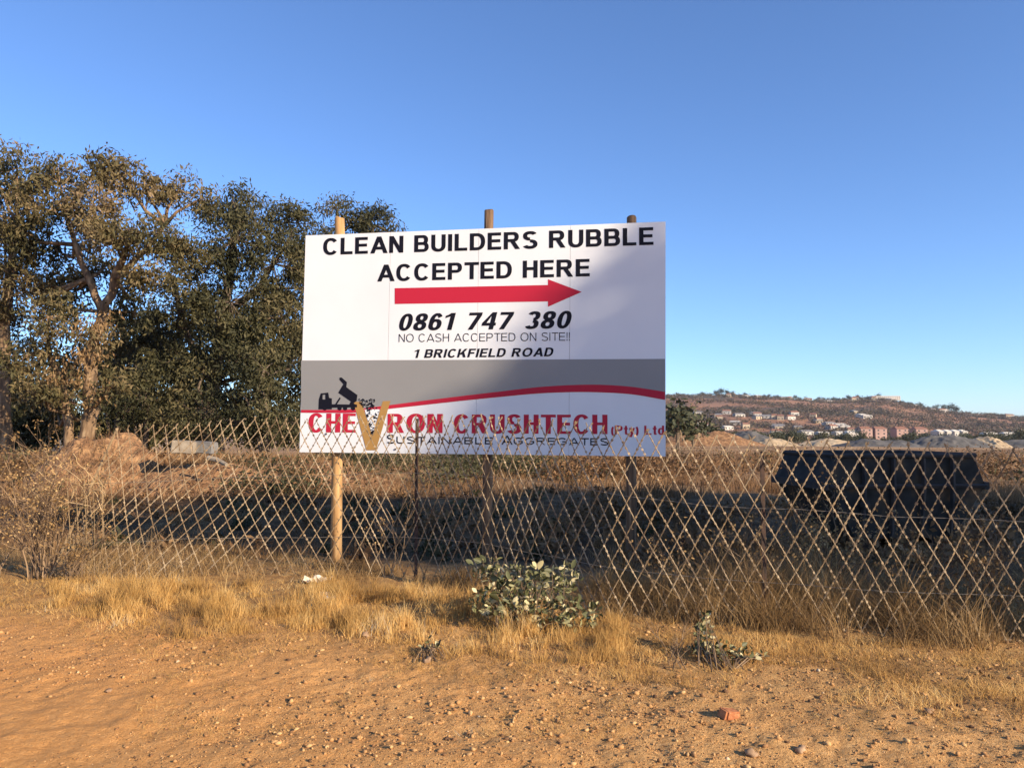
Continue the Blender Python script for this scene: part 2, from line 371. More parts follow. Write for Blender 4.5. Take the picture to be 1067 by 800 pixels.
tree('broad dark gum tree standing right behind the leaning gum', base,
     [([base, at(222, 400, D), at(232, 330, D), at(240, 270, D), at(248, 225, D)], .36, .1), ([at(232, 330, D), at(270, 300, D), at(295, 260, D)], .18, .08), ([at(222, 400, D), at(190, 340, D), at(180, 290, D)], .18, .08)],
     [B(242, 208, 20, D, .8), B(262, 225, 28, D-1, .8), B(222, 222, 20, D, .8), B(245, 250, 36, D-2, .8), B(300, 232, 28, D, .7), B(215, 280, 30, D-1), B(285, 275, 40, D-1), B(240, 315, 40, D-2), B(190, 320, 32, D-1.5),
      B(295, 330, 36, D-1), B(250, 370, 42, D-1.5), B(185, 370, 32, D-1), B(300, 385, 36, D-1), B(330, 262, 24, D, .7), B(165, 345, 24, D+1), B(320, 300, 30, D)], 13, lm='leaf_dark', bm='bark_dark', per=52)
D = 36
base = at(372, 462, D); base.z = 0
tree('gum tree whose crown rises behind the signboard', base,
     [([base, at(370, 380, D), at(362, 290, D), at(355, 235, D)], .34, .08), ([at(362, 290, D), at(382, 255, D), at(390, 235, D)], .15, .07)],
     [B(350, 215, 15, D, .9), B(385, 230, 24, D, .7), B(402, 240, 14, D, .7), B(368, 228, 12, D, .8), B(342, 245, 16, D, .9, .7), B(375, 260, 34, D), B(400, 270, 22, D), B(370, 300, 40, D), B(345, 350, 40, D), B(400, 340, 36, D)], 14, lm='leaf_dark', bm='bark_dark', per=52, L=.2)
for i, (px, D, w_, h_, lab) in enumerate([(35, 40, 40, 60, 'dark tree filling the gap far behind the left edge gum'), (130, 42, 50, 95, 'dark tree far behind the forked gum'), (205, 44, 46, 110, 'dark tree far behind, between the forked and the broad gum'), (280, 42, 44, 115, 'dark tree far behind the gap beside the signboard')]):
    b0 = at(px, 462, D); b0.z = 0
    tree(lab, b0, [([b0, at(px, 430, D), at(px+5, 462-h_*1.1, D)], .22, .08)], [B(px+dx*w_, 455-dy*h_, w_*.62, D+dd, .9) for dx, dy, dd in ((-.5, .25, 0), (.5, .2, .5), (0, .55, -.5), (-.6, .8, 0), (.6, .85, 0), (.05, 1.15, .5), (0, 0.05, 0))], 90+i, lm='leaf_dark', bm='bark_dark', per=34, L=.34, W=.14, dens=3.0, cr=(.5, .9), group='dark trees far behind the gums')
# the dark understorey
und = [(150, 415, 30, 30, 'dense dark bush under the gums, nearest the forked trunk'), (210, 425, 34, 29.5, 'dense dark bush between the forked gum and the signboard'),
       (275, 420, 38, 29, 'dense dark bush close beside the left edge of the signboard'), (120, 380, 28, 33, 'tall shaded bush seen behind the forked trunk'), (330, 430, 34, 31, 'dark bush partly hidden by the signboard')]
for i, (px, py, r, D, lab) in enumerate(und):
    b0 = at(px, 462, D); b0.z = gz(b0.x, b0.y)-.05
    tree(lab, b0, [([b0, at(px+4, py+10, D), at(px, py-10, D)], .12, .05), ([b0, at(px-14, py+8, D), at(px-20, py-8, D)], .08, .03)],
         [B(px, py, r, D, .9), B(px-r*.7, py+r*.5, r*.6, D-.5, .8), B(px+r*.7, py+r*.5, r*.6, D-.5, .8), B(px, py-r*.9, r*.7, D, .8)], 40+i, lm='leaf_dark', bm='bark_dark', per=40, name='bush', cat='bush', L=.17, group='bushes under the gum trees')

# ------------------------------------------------------------------ trees outside the view that shade the signboard and the skip
ax = Vector((math.sin(SUN_AZ), -math.cos(SUN_AZ), 0)); pr = Vector((math.cos(SUN_AZ), math.sin(SUN_AZ), 0)); TE = math.tan(SUN_EL)
def shade(s, zb, t=36, ref=4.4):
    """where a ray from shadow point (s across, height zb near the board) meets the tree row"""
    p = pr*s + ax*t; tb = -ref
    return (p.x, p.y, zb+(t+ref)*TE)
def shade_blob(s, z, r, t=36, fl=.8, d=1): x, y, zz = shade(s, z, t); return (x, y, zz, r, fl, d)
rows = [
    ('gum tree behind the viewer whose crown edge shades the signboard', 9.2, [(8.55, 0.7, 1.6), (8.95, 2.0, 1.7), (8.9, -1.0, 1.5), (10.1, -.8, 2.6), (10.5, 3.2, 2.0), (9.6, -3.6, 2.3), (11, -6, 2.6), (9.2, .8, 1.7), (9.0, -4.6, 1.7), (9.4, 3.4, 1.25)]),
    ('gum tree behind the viewer, second in the row', 13, [(12, 2.5, 2.2), (13.6, 1.0, 2.8), (12.2, -2, 2.8), (14.4, -4, 3), (12.5, -6, 3)]),
    ('gum tree behind the viewer, third in the row', 17.5, [(16.6, 1.0, 2.4), (18, -1, 2.8), (16.6, -4, 3), (18.8, -5, 3)]),
    ('gum tree behind the viewer, last in the row', 22, [(21, -1.5, 2.2), (22.6, -2.6, 2.5), (21.5, -5.2, 3), (23.5, -6, 2.5)])]
def gaps(P):
    """open slots in the crown that let streaks of sun through"""
    s_ = P[:, 0]*pr.x+P[:, 1]*pr.y; t = P[:, 0]*ax.x+P[:, 1]*ax.y; z = P[:, 2]-(t+4.7)*TE
    d = z-(2.95+(s_-7.73)*1.25)
    return ~((np.abs(d) < .30) | (np.abs(d-.85) < .13) | (np.abs(d+1.0) < .10))
for i, (lab, s0, bl) in enumerate(rows):
    bx, by, _ = shade(s0, 0); b0 = Vector((bx, by, 0))
    top = Vector(shade(s0, 0)); 
    tree(lab, b0, [([b0, Vector((bx+.3, by, 4)), Vector((bx-.2, by, 8)), top], .4, .12)], [shade_blob(q[0], q[1], q[2]) for q in bl], 70+i, lm='leaf_dark', bm='bark_dark', per=60, L=.3, W=.15, dens=4.2, cr=(.5, .9), keep=gaps if i == 0 else None, limbs=i > 0)

sx_, sy_, sz_ = shade(9.2, 0); e = empty('added_shade_bough', (sx_, sy_, 0), 'unseen gum bough added behind the viewer to streak the signboard with shade', 'bough')  # unseen bough added to lay streaks of shade across the signboard
rs = np.random.RandomState(88); b = MB(); PP = []
for (sa, za, sb_, zb, r, dn) in ((6.75, 1.75, 8.1, 4.0, .13, 110), (6.6, 1.2, 7.3, 2.2, .13, 100)):
    A0, A1 = Vector(shade(sa, za, 30)), Vector(shade(sb_+1.2, zb+1.6, 30)); b.tube([A1, A0.lerp(A1, .5)+Vector((0, 0, .1)), A0], [.07, .04, .012], 5)
    n_ = int((A1-A0).length*dn); t_ = rs.uniform(0, 1, (n_, 1)); PP.append(np.array(A0)+(np.array(A1)-np.array(A0))*t_+rs.normal(size=(n_, 3))*r)
A0, A1 = Vector(shade(9.7, 5.3, 30)), Vector(shade(9.2, 0)); b.tube([A0, A1], [.08, .14], 6)
b.build('wood', M['bark_dark'], e); Vv, Ff = leaves(rs, np.concatenate(PP), .26, .11); link('foliage', np_mesh('foliage', Vv, Ff, 4), M['leaf_dark'], e)

# ------------------------------------------------------------------ signboard
YL, YR = 9.65, 8.95
cBL, cBR, cTL, cTR = at(312, 471, YL), at(693.5, 475.5, YR), at(318.5, 245.5, YL), at(693.5, 231, YR)
O = cBL; U = (cBR-cBL); WID = U.length; U.normalize()
W_ = ((cTL-cBL)+(cTR-cBR)); W_ = (W_-U*W_.dot(U)).normalized(); NB = U.cross(W_)   # NB points at the viewer
if NB.y > 0: NB = -NB
def bl(px, py):
    p0 = Vector((0, 0, CAMZ)); d = at(px, py, 5)-p0
    t = (O-p0).dot(NB)/d.dot(NB); q = p0+d*t-O
    return (q.dot(U), q.dot(W_))
def bp(u, v, off=0): return O+U*u+W_*v+NB*off
FR = Matrix.Translation(O) @ Matrix(((U.x, W_.x, NB.x, 0), (U.y, W_.y, NB.y, 0), (U.z, W_.z, NB.z, 0), (0, 0, 0, 1)))
qBL, qBR, qTL, qTR = bl(312, 471), bl(693.5, 475.5), bl(318.5, 245.5), bl(693.5, 231)
sb = empty('signboard', (gx(354, 9.75), 9.75, 0), 'large white signboard on wooden poles behind the fence with a red arrow', 'signboard')
def lerp2(a, b, t): return (a[0]+(b[0]-a[0])*t, a[1]+(b[1]-a[1])*t)
NS = 4
for k in range(NS):
    t0, t1 = k/NS+(.0004 if k else 0), (k+1)/NS-(.0004 if k < NS-1 else 0)
    b = MB(); poly = [lerp2(qBL, qBR, t0), lerp2(qBL, qBR, t1), lerp2(qTL, qTR, t1), lerp2(qTL, qTR, t0)]
    b.prism(poly, FR @ Matrix.Translation((0, 0, -.006)), .006); b.build('panel', M['white'], sb)
b = MB(); b.prism([lerp2(lerp2(qBL, qBR, u), lerp2(qTL, qTR, u), v) for u, v in ((.004, .006), (.996, .006), (.996, .994), (.004, .994))], FR @ Matrix.Translation((0, 0, -.0095)), .003); b.build('seam_light_stop', M['metal_dark'], sb)  # added sheet that stops sky light showing through the panel seams
def flat(name, polys, m, off, parent=sb):
    """thin printed shapes, polygons given in photo pixels"""
    b = MB()
    for j, p in enumerate(polys):
        vs = [bp(*bl(*q), off) for q in p]; b.add(vs, [tuple(range(len(vs)))])
    me = b.mesh(name); bm = bmesh.new(); bm.from_mesh(me); bmesh.ops.recalc_face_normals(bm, faces=bm.faces); bm.to_mesh(me)
    return link(name, me, m, parent)
def strip(up, lo):
    f = []
    for i in range(len(up)-1): f.append([lo[i], lo[i+1], up[i+1], up[i]])
    return f
def curve(pts, n=6):
    """Catmull-Rom through the points"""
    out = []; P = [pts[0]]+list(pts)+[pts[-1]]
    for i in range(1, len(P)-2):
        for k in range(n):
            t = k/n; a, b, c, d = [np.array(P[i+j-1], float) for j in range(4)]
            out.append(tuple(.5*((2*b)+(-a+c)*t+(2*a-5*b+4*c-d)*t*t+(-a+3*b-3*c+d)*t**3)))
    out.append(tuple(pts[-1])); return out
xs_ = [313.8, 340, 370, 406, 440, 480, 520, 562, 600, 630, 660, 693]
up_ = [427, 427, 426.2, 422, 417.6, 412.7, 408, 403.2, 401, 401, 403.2, 408.2]
lo_ = [429.8, 430, 429.8, 425.8, 422, 417.6, 413.6, 409.8, 408.4, 408.9, 411, 416.6]
upc = curve(list(zip(xs_, up_))); loc_ = curve(list(zip(xs_, lo_)))
topc = [(p[0], 375.6-(p[0]-314)/379*1.7) for p in upc]
flat('grey_band', strip(topc, [(p[0], p[1]+1) for p in upc]), M['grey'], .002)
flat('red_stripe', strip(upc, loc_), M['red'], .004)
flat('arrow', [[(411.3, 316.8), (571, 314.1), (571, 319.7), (606.2, 304.2), (571, 291), (571, 297), (411.3, 300.3)]], M['red'], .002)
def glyph(ch, a, b):
    """polygons of a plain grotesque letter, cap height 1; a = stem width, b = bar height; returns polys, body width"""
    P = []
    def R_(x0, y0, x1, y1): P.append([[(x0, y0), (x1, y0), (x1, y1), (x0, y1)]])
    def D_(x0, y0, x1, y1, t): P.append([[(x0, y0), (x0+t, y0), (x1+t, y1), (x1, y1)]])
    def A_(cx, cy, rx, ry, a0, a1, n=0, ta=None, tb=None):
        ta = ta or a; tb = tb or b; n = n or max(4, int(abs(a1-a0)/11)); q = []
        def e(t, x, y):
            c, s_ = math.cos(t), math.sin(t); k = .88
            return (cx+x*math.copysign(abs(c)**k, c), cy+y*math.copysign(abs(s_)**k, s_))
        for i in range(n):
            t0, t1 = R(a0+(a1-a0)*i/n), R(a0+(a1-a0)*(i+1)/n)
            q.append([e(t0, rx-ta, ry-tb), e(t0, rx, ry), e(t1, rx, ry), e(t1, rx-ta, ry-tb)])
        P.append(q)
    def bowl(y0, y1, w_, rx):
        xc = w_-rx; R_(a, y1-b, xc, y1); R_(a, y0, xc, y0+b); A_(xc, (y0+y1)/2, rx, (y1-y0)/2, -90, 90)
    if ch == 'A': w_ = 1.0; D_(0, 0, w_/2-a*.55, 1, a*1.08); D_(w_-a*1.08, 0, w_/2-a*.55, 1, a*1.08); R_(w_*.22, .22, w_*.78, .22+b)
    elif ch == 'B': w_ = .82; R_(0, 0, a, 1); bowl(0, .5+b/2, w_, .32); bowl(.5-b/2, 1, w_*.95, .30)
    elif ch == 'C': w_ = .88; A_(w_/2, .5, w_/2, .515, 38, 322)
    elif ch == 'D': w_ = .84; R_(0, 0, a, 1); bowl(0, 1, w_, .46)
    elif ch == 'E': w_ = .74; R_(0, 0, a, 1); R_(a, 0, w_, b); R_(a, 1-b, w_*.98, 1); R_(a, .5-b*.4, w_*.93, .5+b*.6)
    elif ch == 'F': w_ = .70; R_(0, 0, a, 1); R_(a, 1-b, w_, 1); R_(a, .5-b*.5, w_*.9, .5+b*.5)
    elif ch == 'G': w_ = .92; A_(w_/2, .5, w_/2, .515, 38, 325); R_(w_*.52, .55-b, w_, .55); R_(w_-a, .17, w_, .55-b)
    elif ch == 'H': w_ = .80; R_(0, 0, a, 1); R_(w_-a, 0, w_, 1); R_(a, .53-b/2, w_-a, .53+b/2)
    elif ch == 'I': w_ = a; R_(0, 0, a, 1)
    elif ch == 'K': w_ = .90; R_(0, 0, a, 1); D_(a*.6, .33, w_-a*1.35, 1, a*1.25); D_(w_-a*1.2, 0, a*1.5, .6, a*1.2)
    elif ch == 'L': w_ = .70; R_(0, 0, a, 1); R_(a, 0, w_, b)
    elif ch == 'N': w_ = .80; R_(0, 0, a, 1); R_(w_-a, 0, w_, 1); D_(w_-a*1.08, 0, 0, 1, a*1.08)
    elif ch == 'O': w_ = .98; A_(w_/2, .5, w_/2, .515, 0, 360)
    elif ch == 'P': w_ = .78; R_(0, 0, a, 1); bowl(.40, 1, w_, .32)
    elif ch == 'R': w_ = .88; R_(0, 0, a, 1); bowl(.42, 1, w_*.92, .31); D_(w_-a*1.15, 0, w_*.45-a*.2, .44, a*1.15)
    elif ch == 'S': w_ = .80; A_(w_/2, .765-b*.13, w_/2*.95, .25+b*.13, 25, 270); A_(w_/2, .235+b*.13, w_/2, .25+b*.13, -158, 90)
    elif ch == 'T': w_ = .80; R_(w_/2-a/2, 0, w_/2+a/2, 1-b); R_(0, 1-b, w_, 1)
    elif ch == 'U': w_ = .80; R_(0, .36, a, 1); R_(w_-a, .36, w_, 1); A_(w_/2, .36, w_/2, .375, 180, 360)
    elif ch == '0': w_ = .66; A_(w_/2, .5, w_/2, .51, 0, 360)
    elif ch == '1': w_ = .48; R_(w_-a, 0, w_, 1); P.append([[(0, .70), (w_-a, .80), (w_-a, 1), (w_-a*1.0, 1), (w_-a*1.5, .9), (0, .84)]])
    elif ch == '3': w_ = .66; A_(w_/2, .765-b*.13, w_/2*.95, .25+b*.13, -88, 158); A_(w_/2, .235+b*.13, w_/2, .25+b*.13, -158, 88)
    elif ch == '4': w_ = .70; R_(w_*.56, 0, w_*.56+a, 1); R_(0, .22, w_*.56, .22+b); R_(w_*.56+a, .22, w_, .22+b); P.append([[(0, .22+b), (a*.95, .22+b), (w_*.56, .80), (w_*.56, 1)]])
    elif ch == '6': w_ = .66; A_(w_/2, .5, w_/2, .51, 35, 200); A_(w_/2, .325, w_/2, .335, 0, 360)
    elif ch == '7': w_ = .66; R_(0, 1-b, w_, 1); D_(w_*.18, 0, w_-a*1.05, 1-b, a*1.05)
    elif ch == '8': w_ = .66; A_(w_/2, .76-b*.13, w_/2*.93, .25+b*.13, 0, 360); A_(w_/2, .25+b*.08, w_/2, .26+b*.08, 0, 360)
    elif ch == '!': w_ = a*1.1; P.append([[(a*.25, .28), (a*.85, .28), (a*1.1, 1), (0, 1)]]); R_(0, 0, a*1.1, .17)
    elif ch == '(': w_ = .24; A_(.45, .38, .45, .66, 130, 230)
    elif ch == ')': w_ = .24; A_(-.21, .38, .45, .66, -50, 50)
    elif ch == 't': w_ = .38; R_(.10, .08, .10+a, .98); R_(0, .74-b, w_, .74); R_(.14, 0, w_, b)
    elif ch == 'y': w_ = .58; D_(w_/2-a*.4, .04, 0, .74, a); D_(w_/2-a*1.0, -.27, w_-a, .74, a); R_(.02, -.27, .2, -.27+b)
    elif ch == 'd': w_ = .60; A_(.31, .37, .31, .38, 0, 360); R_(w_-a, 0, w_, 1)
    return P, w_
def lettering(body, p0, p1, cap, m, a=.2, b=.165, shear=0, gap=.17, space=.42, off=.003, name='lettering'):
    """one object per word; p0, p1: photo pixels of both ends of the baseline; cap: cap height in px at both ends"""
    words = []; x = 0
    for wd in body.split(' '):
        L_ = []
        for ch in wd:
            P, w_ = glyph(ch, a, b); k = .6 if ch in 'AT' else 1
            L_.append((x, P)); x += w_+gap*k
        words.append(L_); x += space-gap*.6
    x -= space-gap*.6+gap+0
    xe = x+shear*.9
    u0, v0 = bl(*p0); u1, v1 = bl(*p1)
    hh = ((bl(p0[0], p0[1]-cap[0])[1]-v0)+(bl(p1[0], p1[1]-cap[1])[1]-v1))/2
    for L_ in words:
        mb_ = MB()
        for ox, P in L_:
            for k, quads in enumerate(P):
                for q in quads:
                    vs = []
                    for X, Yy in q:
                        T = (ox+X+shear*Yy)/xe
                        vs.append(bp(u0+(u1-u0)*T, v0+(v1-v0)*T+Yy*hh, off+k*.00007))
                    nrm = (vs[1]-vs[0]).cross(vs[2]-vs[0])
                    if nrm.dot(NB) < 0: vs = vs[::-1]
                    mb_.add(vs, [tuple(range(len(vs)))])
        mb_.build(name, m, sb)
K_ = M['black']; RD = M['red']
lettering('CLEAN BUILDERS RUBBLE', (336.7, 265.8), (681, 255.2), (17, 18.6), K_, .225, .175, gap=.14, space=.56)
lettering('ACCEPTED HERE', (393.2, 293.4), (614.6, 287.9), (17.2, 18.3), K_, .225, .175, gap=.14, space=.54)
lettering('0861 747 380', (414.2, 344.6), (597, 342), (17.8, 17.8), K_, .23, .165, .22, .11, .66)
lettering('NO CASH ACCEPTED ON SITE!!', (415.5, 356.4), (593.8, 354.9), (8.3, 8.6), K_, .10, .10, 0, .18, .58)
lettering('1 BRICKFIELD ROAD', (430.5, 373.0), (577.5, 371.2), (8.8, 9.2), K_, .23, .18, .22, .15, .6)
lettering('CHE', (321.2, 450.3), (370.8, 450.5), (19.8, 19.8), RD, .29, .14, gap=.13)
lettering('RON', (403.7, 450.7), (461.2, 451.1), (19.8, 19.8), RD, .29, .14, gap=.12)
lettering('CRUSHTECH', (472.8, 451.3), (633, 452.2), (19.8, 20), RD, .27, .14, gap=.12)
lettering('(Pty) Ltd', (636.7, 452.6), (692.0, 452.8), (9.4, 9.4), RD, .21, .15, gap=.12, space=.5)
for first, rest, xa, xb, xc in (('S', 'USTAINABLE', 403, 411.5, 513.4), ('A', 'GGREGATES', 522.5, 533.5, 634)):
    yb_ = lambda x: 462+(x-403)/231*2
    lettering(first, (xa, yb_(xa)), (xb, yb_(xb)), (9.3, 9.4), K_, .12, .17)
    lettering(rest, (xb+1.6, yb_(xb)), (xc, yb_(xc)), (7.4, 7.6), K_, .12, .18, gap=.22)
# tan letter V filled with falling rubble
def z3(p): return (300+p[0]/4.85, 360+p[1]/4.85)
flat('tan_letter', [[z3(q) for q in [(332, 284), (372, 284), (427, 455), (397, 528)]], [z3(q) for q in [(397, 528), (427, 455), (480, 281), (519, 279), (446, 528)]]], M['tan'], .0045)
rnd = random.Random(5)
rub = []; bits = []
flat('rubble_white', [[z3(q) for q in [(388, 322), (464, 322), (427, 452)]]], M['white'], .0052)
for i in range(150):
    if i < 85:
        Y = rnd.uniform(270, 325); tt = (Y-270)/55; X = rnd.uniform(352+tt*34, 400+tt*62 if Y > 285 else 440)
        r = rnd.uniform(2.5, 6)
    else:
        Y = rnd.uniform(322, 445); h = 36*(1-(Y-322)/135); X = 426+rnd.uniform(-h, h); r = rnd.uniform(2.5, 6.5)
    a0 = rnd.uniform(0, 6.28); n = rnd.choice((4, 5))
    bits.append([z3((X+r*math.cos(a0+k*6.283/n)*rnd.uniform(.7, 1.1), Y+r*math.sin(a0+k*6.283/n)*rnd.uniform(.7, 1.1))) for k in range(n)])
for i, bb in enumerate(bits): pass
b = MB()
for j, p in enumerate(bits):
    vs = [bp(*bl(*q), .0058+j*.00003) for q in p]; b.add(vs[::-1], [tuple(range(len(vs)))])
b.build('rubble_print', M['black'], sb)
def disc(cx, cy, r, n=10): return [(cx+r*math.cos(k*6.283/n), cy+r*math.sin(k*6.283/n)) for k in range(n)]
truck = [[(155, 322), (157, 272), (167, 241), (176, 241), (176, 322)], [(176, 241), (204, 237), (206, 246), (176, 249)], [(176, 272), (190, 272), (190, 322), (176, 322)], [(190, 246), (206, 246), (209, 264), (223, 267), (223, 322), (190, 322)],
         [(223, 296), (350, 298), (350, 312), (223, 314)], [(240, 295), (262, 262), (268, 266), (249, 296)],
         [(262, 162), (272, 161), (299, 185), (296, 210), (352, 250), (348, 280), (332, 292), (255, 238), (281, 195), (261, 172)], [(318, 283), (332, 292), (345, 298), (312, 297)]]
tp = [[z3(q) for q in t] for t in truck]
b = MB()
for j, p in enumerate(tp+[[z3(q) for q in disc(x, 317, 11)] for x in (187, 262, 290, 330)]):
    vs = [bp(*bl(*q), .0048+j*.00004) for q in p]; b.add(vs, [tuple(range(len(vs)))])
b.build('truck_print', M['black'], sb)
# poles, rails and bolts
def pole(px_top, py_top, px_bot, Y, r, m, lab=None):
    a = at(px_top, py_top, Y); z0 = -.3; b_ = Vector((gx(px_bot, Y), Y, z0))
    rn = random.Random(int(px_top)); b = MB(); pts = []; rr = []
    for k in range(15):
        t = k/14; p = b_.lerp(a, t)+Vector((rn.uniform(-.006, .006), rn.uniform(-.006, .006), 0)); pts.append(p); rr.append(r*(1.04-.1*t)*rn.uniform(.98, 1.02))
    pts.append(a+Vector((0, 0, .012))); rr.append(r*.8)
    b.tube(pts, rr, 14); o = b.build('pole', M[m], sb, smooth=True)
    if lab: o['label'] = lab
def ydep(px): t = (px-312)/381; return (YL+(YR-YL)*t)+.13
pole(354.3, 228, 352.3, ydep(354), .068, 'pole')
pole(509.5, 219.5, 508, ydep(509)+.02, .062, 'pole_shade', 'tallest pole at the middle of the board, its colour darkened for shade')
pole(658, 227, 656, ydep(658), .062, 'pole_shade')
for v in (.35, 1.35, 2.35):
    b = MB(); p = [(0.02, v-.03), (WID-.02, v-.03), (WID-.02, v+.03), (.02, v+.03)]
    b.prism(p, FR @ Matrix.Translation((0, 0, -.05)), .04); b.build('rail', M['metal_dark'], sb)
b = MB()
for px, py in ((412, 468), (340, 452), (560, 470)):
    c = bp(*bl(px, py), .004); b.tube([c, c+NB*.006], .012, 8)
b.build('bolt', M['standard'], sb)

# ------------------------------------------------------------------ razor mesh fence
FB = [(-40, 606, 452), (60, 600, 452), (125, 600, 449), (200, 598, 446), (270, 596, 441), (350, 598, 437.5), (430, 602, 437), (500, 612, 439), (560, 625, 442), (640, 638, 449), (760, 648, 459), (900, 658, 466), (1000, 662, 470), (1067, 666, 472), (1200, 672, 476), (1400, 682, 480)]
fx, fy, fh = [], [], []
for px, yb, yt in FB:
    Y = 1280/(yb-450); p = at(px, 450, Y); fx.append(p.x); fy.append(Y); fh.append(at(px, yt, Y).z)
FXY = np.array(list(zip(fx, fy))); seg = np.linalg.norm(np.diff(FXY, axis=0), axis=1); fs_ = np.concatenate([[0], np.cumsum(seg)])
def fpos(s): return float(np.interp(s, fs_, fx)), float(np.interp(s, fs_, fy)), float(np.interp(s, fs_, fh))
def s_of_px(px):
    best = min(np.arange(0, fs_[-1], .02), key=lambda s: abs(CX+F*fpos(s)[0]/fpos(s)[1]-px)); return float(best)
S0 = s_of_px(122); S1 = fs_[-1]-.1; SE = s_of_px(345)
def shear_at(s): return .42*sm(SE+.4, S0+.3, s)
def fpoint(s, t):
    """s along the top, t drop from 0 (top) to 1 (bottom)"""
    x, y, h = fpos(s); z = h*(1-t)+.02
    s2 = s - shear_at(s)*(h-z); x, y, _ = fpos(s2)
    bulge = .05*math.sin(s*1.1+t*2.3)*t+.05*noise.noise((s*.7, t*2, 4))
    return Vector((x+.022*noise.noise((s*1.7, t*2.4, 1)), y+bulge, z+.02*noise.noise((s*1.5, t*2, 6))+.03*noise.noise((s*.6, 0, 9))))
fence = empty('razor_mesh_fence', (fpos(S0)[0], fpos(S0)[1], 0), 'rusty tan razor wire mesh fence of diamonds running across the view', 'fence')
mb = MB(); rnd = random.Random(3)
def razor(path, r=.0044):
    mb.tube(path, r, 4, caps=False)
    # barbs: little bow-tie blades along the tape
    acc = 0; nxt = rnd.uniform(0, .04)
    for a, b in zip(path[:-1], path[1:]):
        L = (b-a).length; d = (b-a)/L
        side = d.cross(Vector((0, 1, 0))).normalized()
        while nxt < acc+L:
            p = a+d*(nxt-acc); tw = side*math.cos(.5)+Vector((0, 1, 0))*math.sin(rnd.uniform(-.9, .9))*.6
            n2 = Vector((0, -.0055, 0)); w_ = .0092*rnd.uniform(.6, 1.25)
            mb.add([p-d*.006+n2, p+tw*w_-d*.012+n2, p+d*.006+n2, p+tw*w_+d*.012+n2*.4, p-tw*w_-d*.012+n2, p-tw*w_+d*.012+n2*.4], [(0, 1, 3, 2), (0, 2, 5, 4)])
            nxt += .05*rnd.uniform(.8, 1.2)
        acc += L
def pitch(s): return float(np.interp(s, [S0, SE, s_of_px(560), s_of_px(760)], [.120, .128, .136, .147]))
KNOTS = [S0-.12*j for j in range(14, 0, -1)]; q_ = S0
while q_ < S1+1.4: KNOTS.append(q_); q_ += pitch(q_)
for fam in (1, -1):
    for sb0 in KNOTS:
        path = []; off = rnd.uniform(-.012, .012)
        gone = rnd.random() < .02
        for i in range(0, 15):
            t = i/14; h = fpos(min(max(sb0, S0), S1))[2]
            s = sb0+off+fam*.55*h*t
            if s < S0-.01 or s > S1: 
                if len(path) > 1: break
                continue
            path.append(fpoint(s, t+(rnd.uniform(0, .03) if i == 14 else 0)))
        if len(path) > 2:
            if gone: path = path[:max(3, len(path)//2)]
            # a short prong over the top knot
            if (path[0]-fpoint(sb0+off, 0)).length < .02: path = [path[0]+Vector((rnd.uniform(-.015, .03), 0, rnd.uniform(.015, .045)))]+path
            razor(path)
mb.build('diamond_mesh', M['wire'], fence)
# edge rod and standards
def rod(name, pts, r, m, lab=None, n=6):
    b = MB(); b.tube(pts, r, n); o = b.build(name, M[m], fence)
    if lab: o['label'] = lab
    return o
e0 = fpoint(S0, 0); e1 = fpoint(S0, 1)
rod('end_post', [e0+Vector((0, .02, .01)), e0.lerp(e1, .5)+Vector((0, .02, 0)), e1+Vector((-.02, .02, -.1))], .014, 'wire', 'leaning rod at the left end of the mesh')
def standard(px, ytop, lean=0, m='standard'):
    s = s_of_px(px); x, y, h = fpos(s); y += .05; x0 = gx(px, y); t = at(px, ytop, y)
    b = MB(); d = Vector((lean, 0, 0))
    a0 = Vector((x0, y, -.2)); a1 = Vector((x0+lean, y, t.z))
    for dx, dy, wx, wy in ((0, 0, .036, .006), (0, .016, .006, .03)):
        vs = []
        for p in (a0, a1):
            for sx, sy in ((-1, -1), (1, -1), (1, 1), (-1, 1)): vs.append(p+Vector((dx+sx*wx/2, dy+sy*wy/2, 0)))
        b.add(vs, [(0, 1, 2, 3), (7, 6, 5, 4), (0, 4, 5, 1), (1, 5, 6, 2), (2, 6, 7, 3), (3, 7, 4, 0)])
    b.build('steel_post', M[m], fence)
standard(434.5, 436); standard(793.5, 470, .0); standard(1120, 476)
for t in (.36, .76):
    pts = []
    for s in np.arange(S0+.1, S1, .35):
        p = fpoint(s, t+.02*math.sin(s*.8)); pts.append(p+Vector((0, .012, rnd.uniform(-.004, .004))))
    rod('strain_wire', pts, .0022, 'thin', n=4)

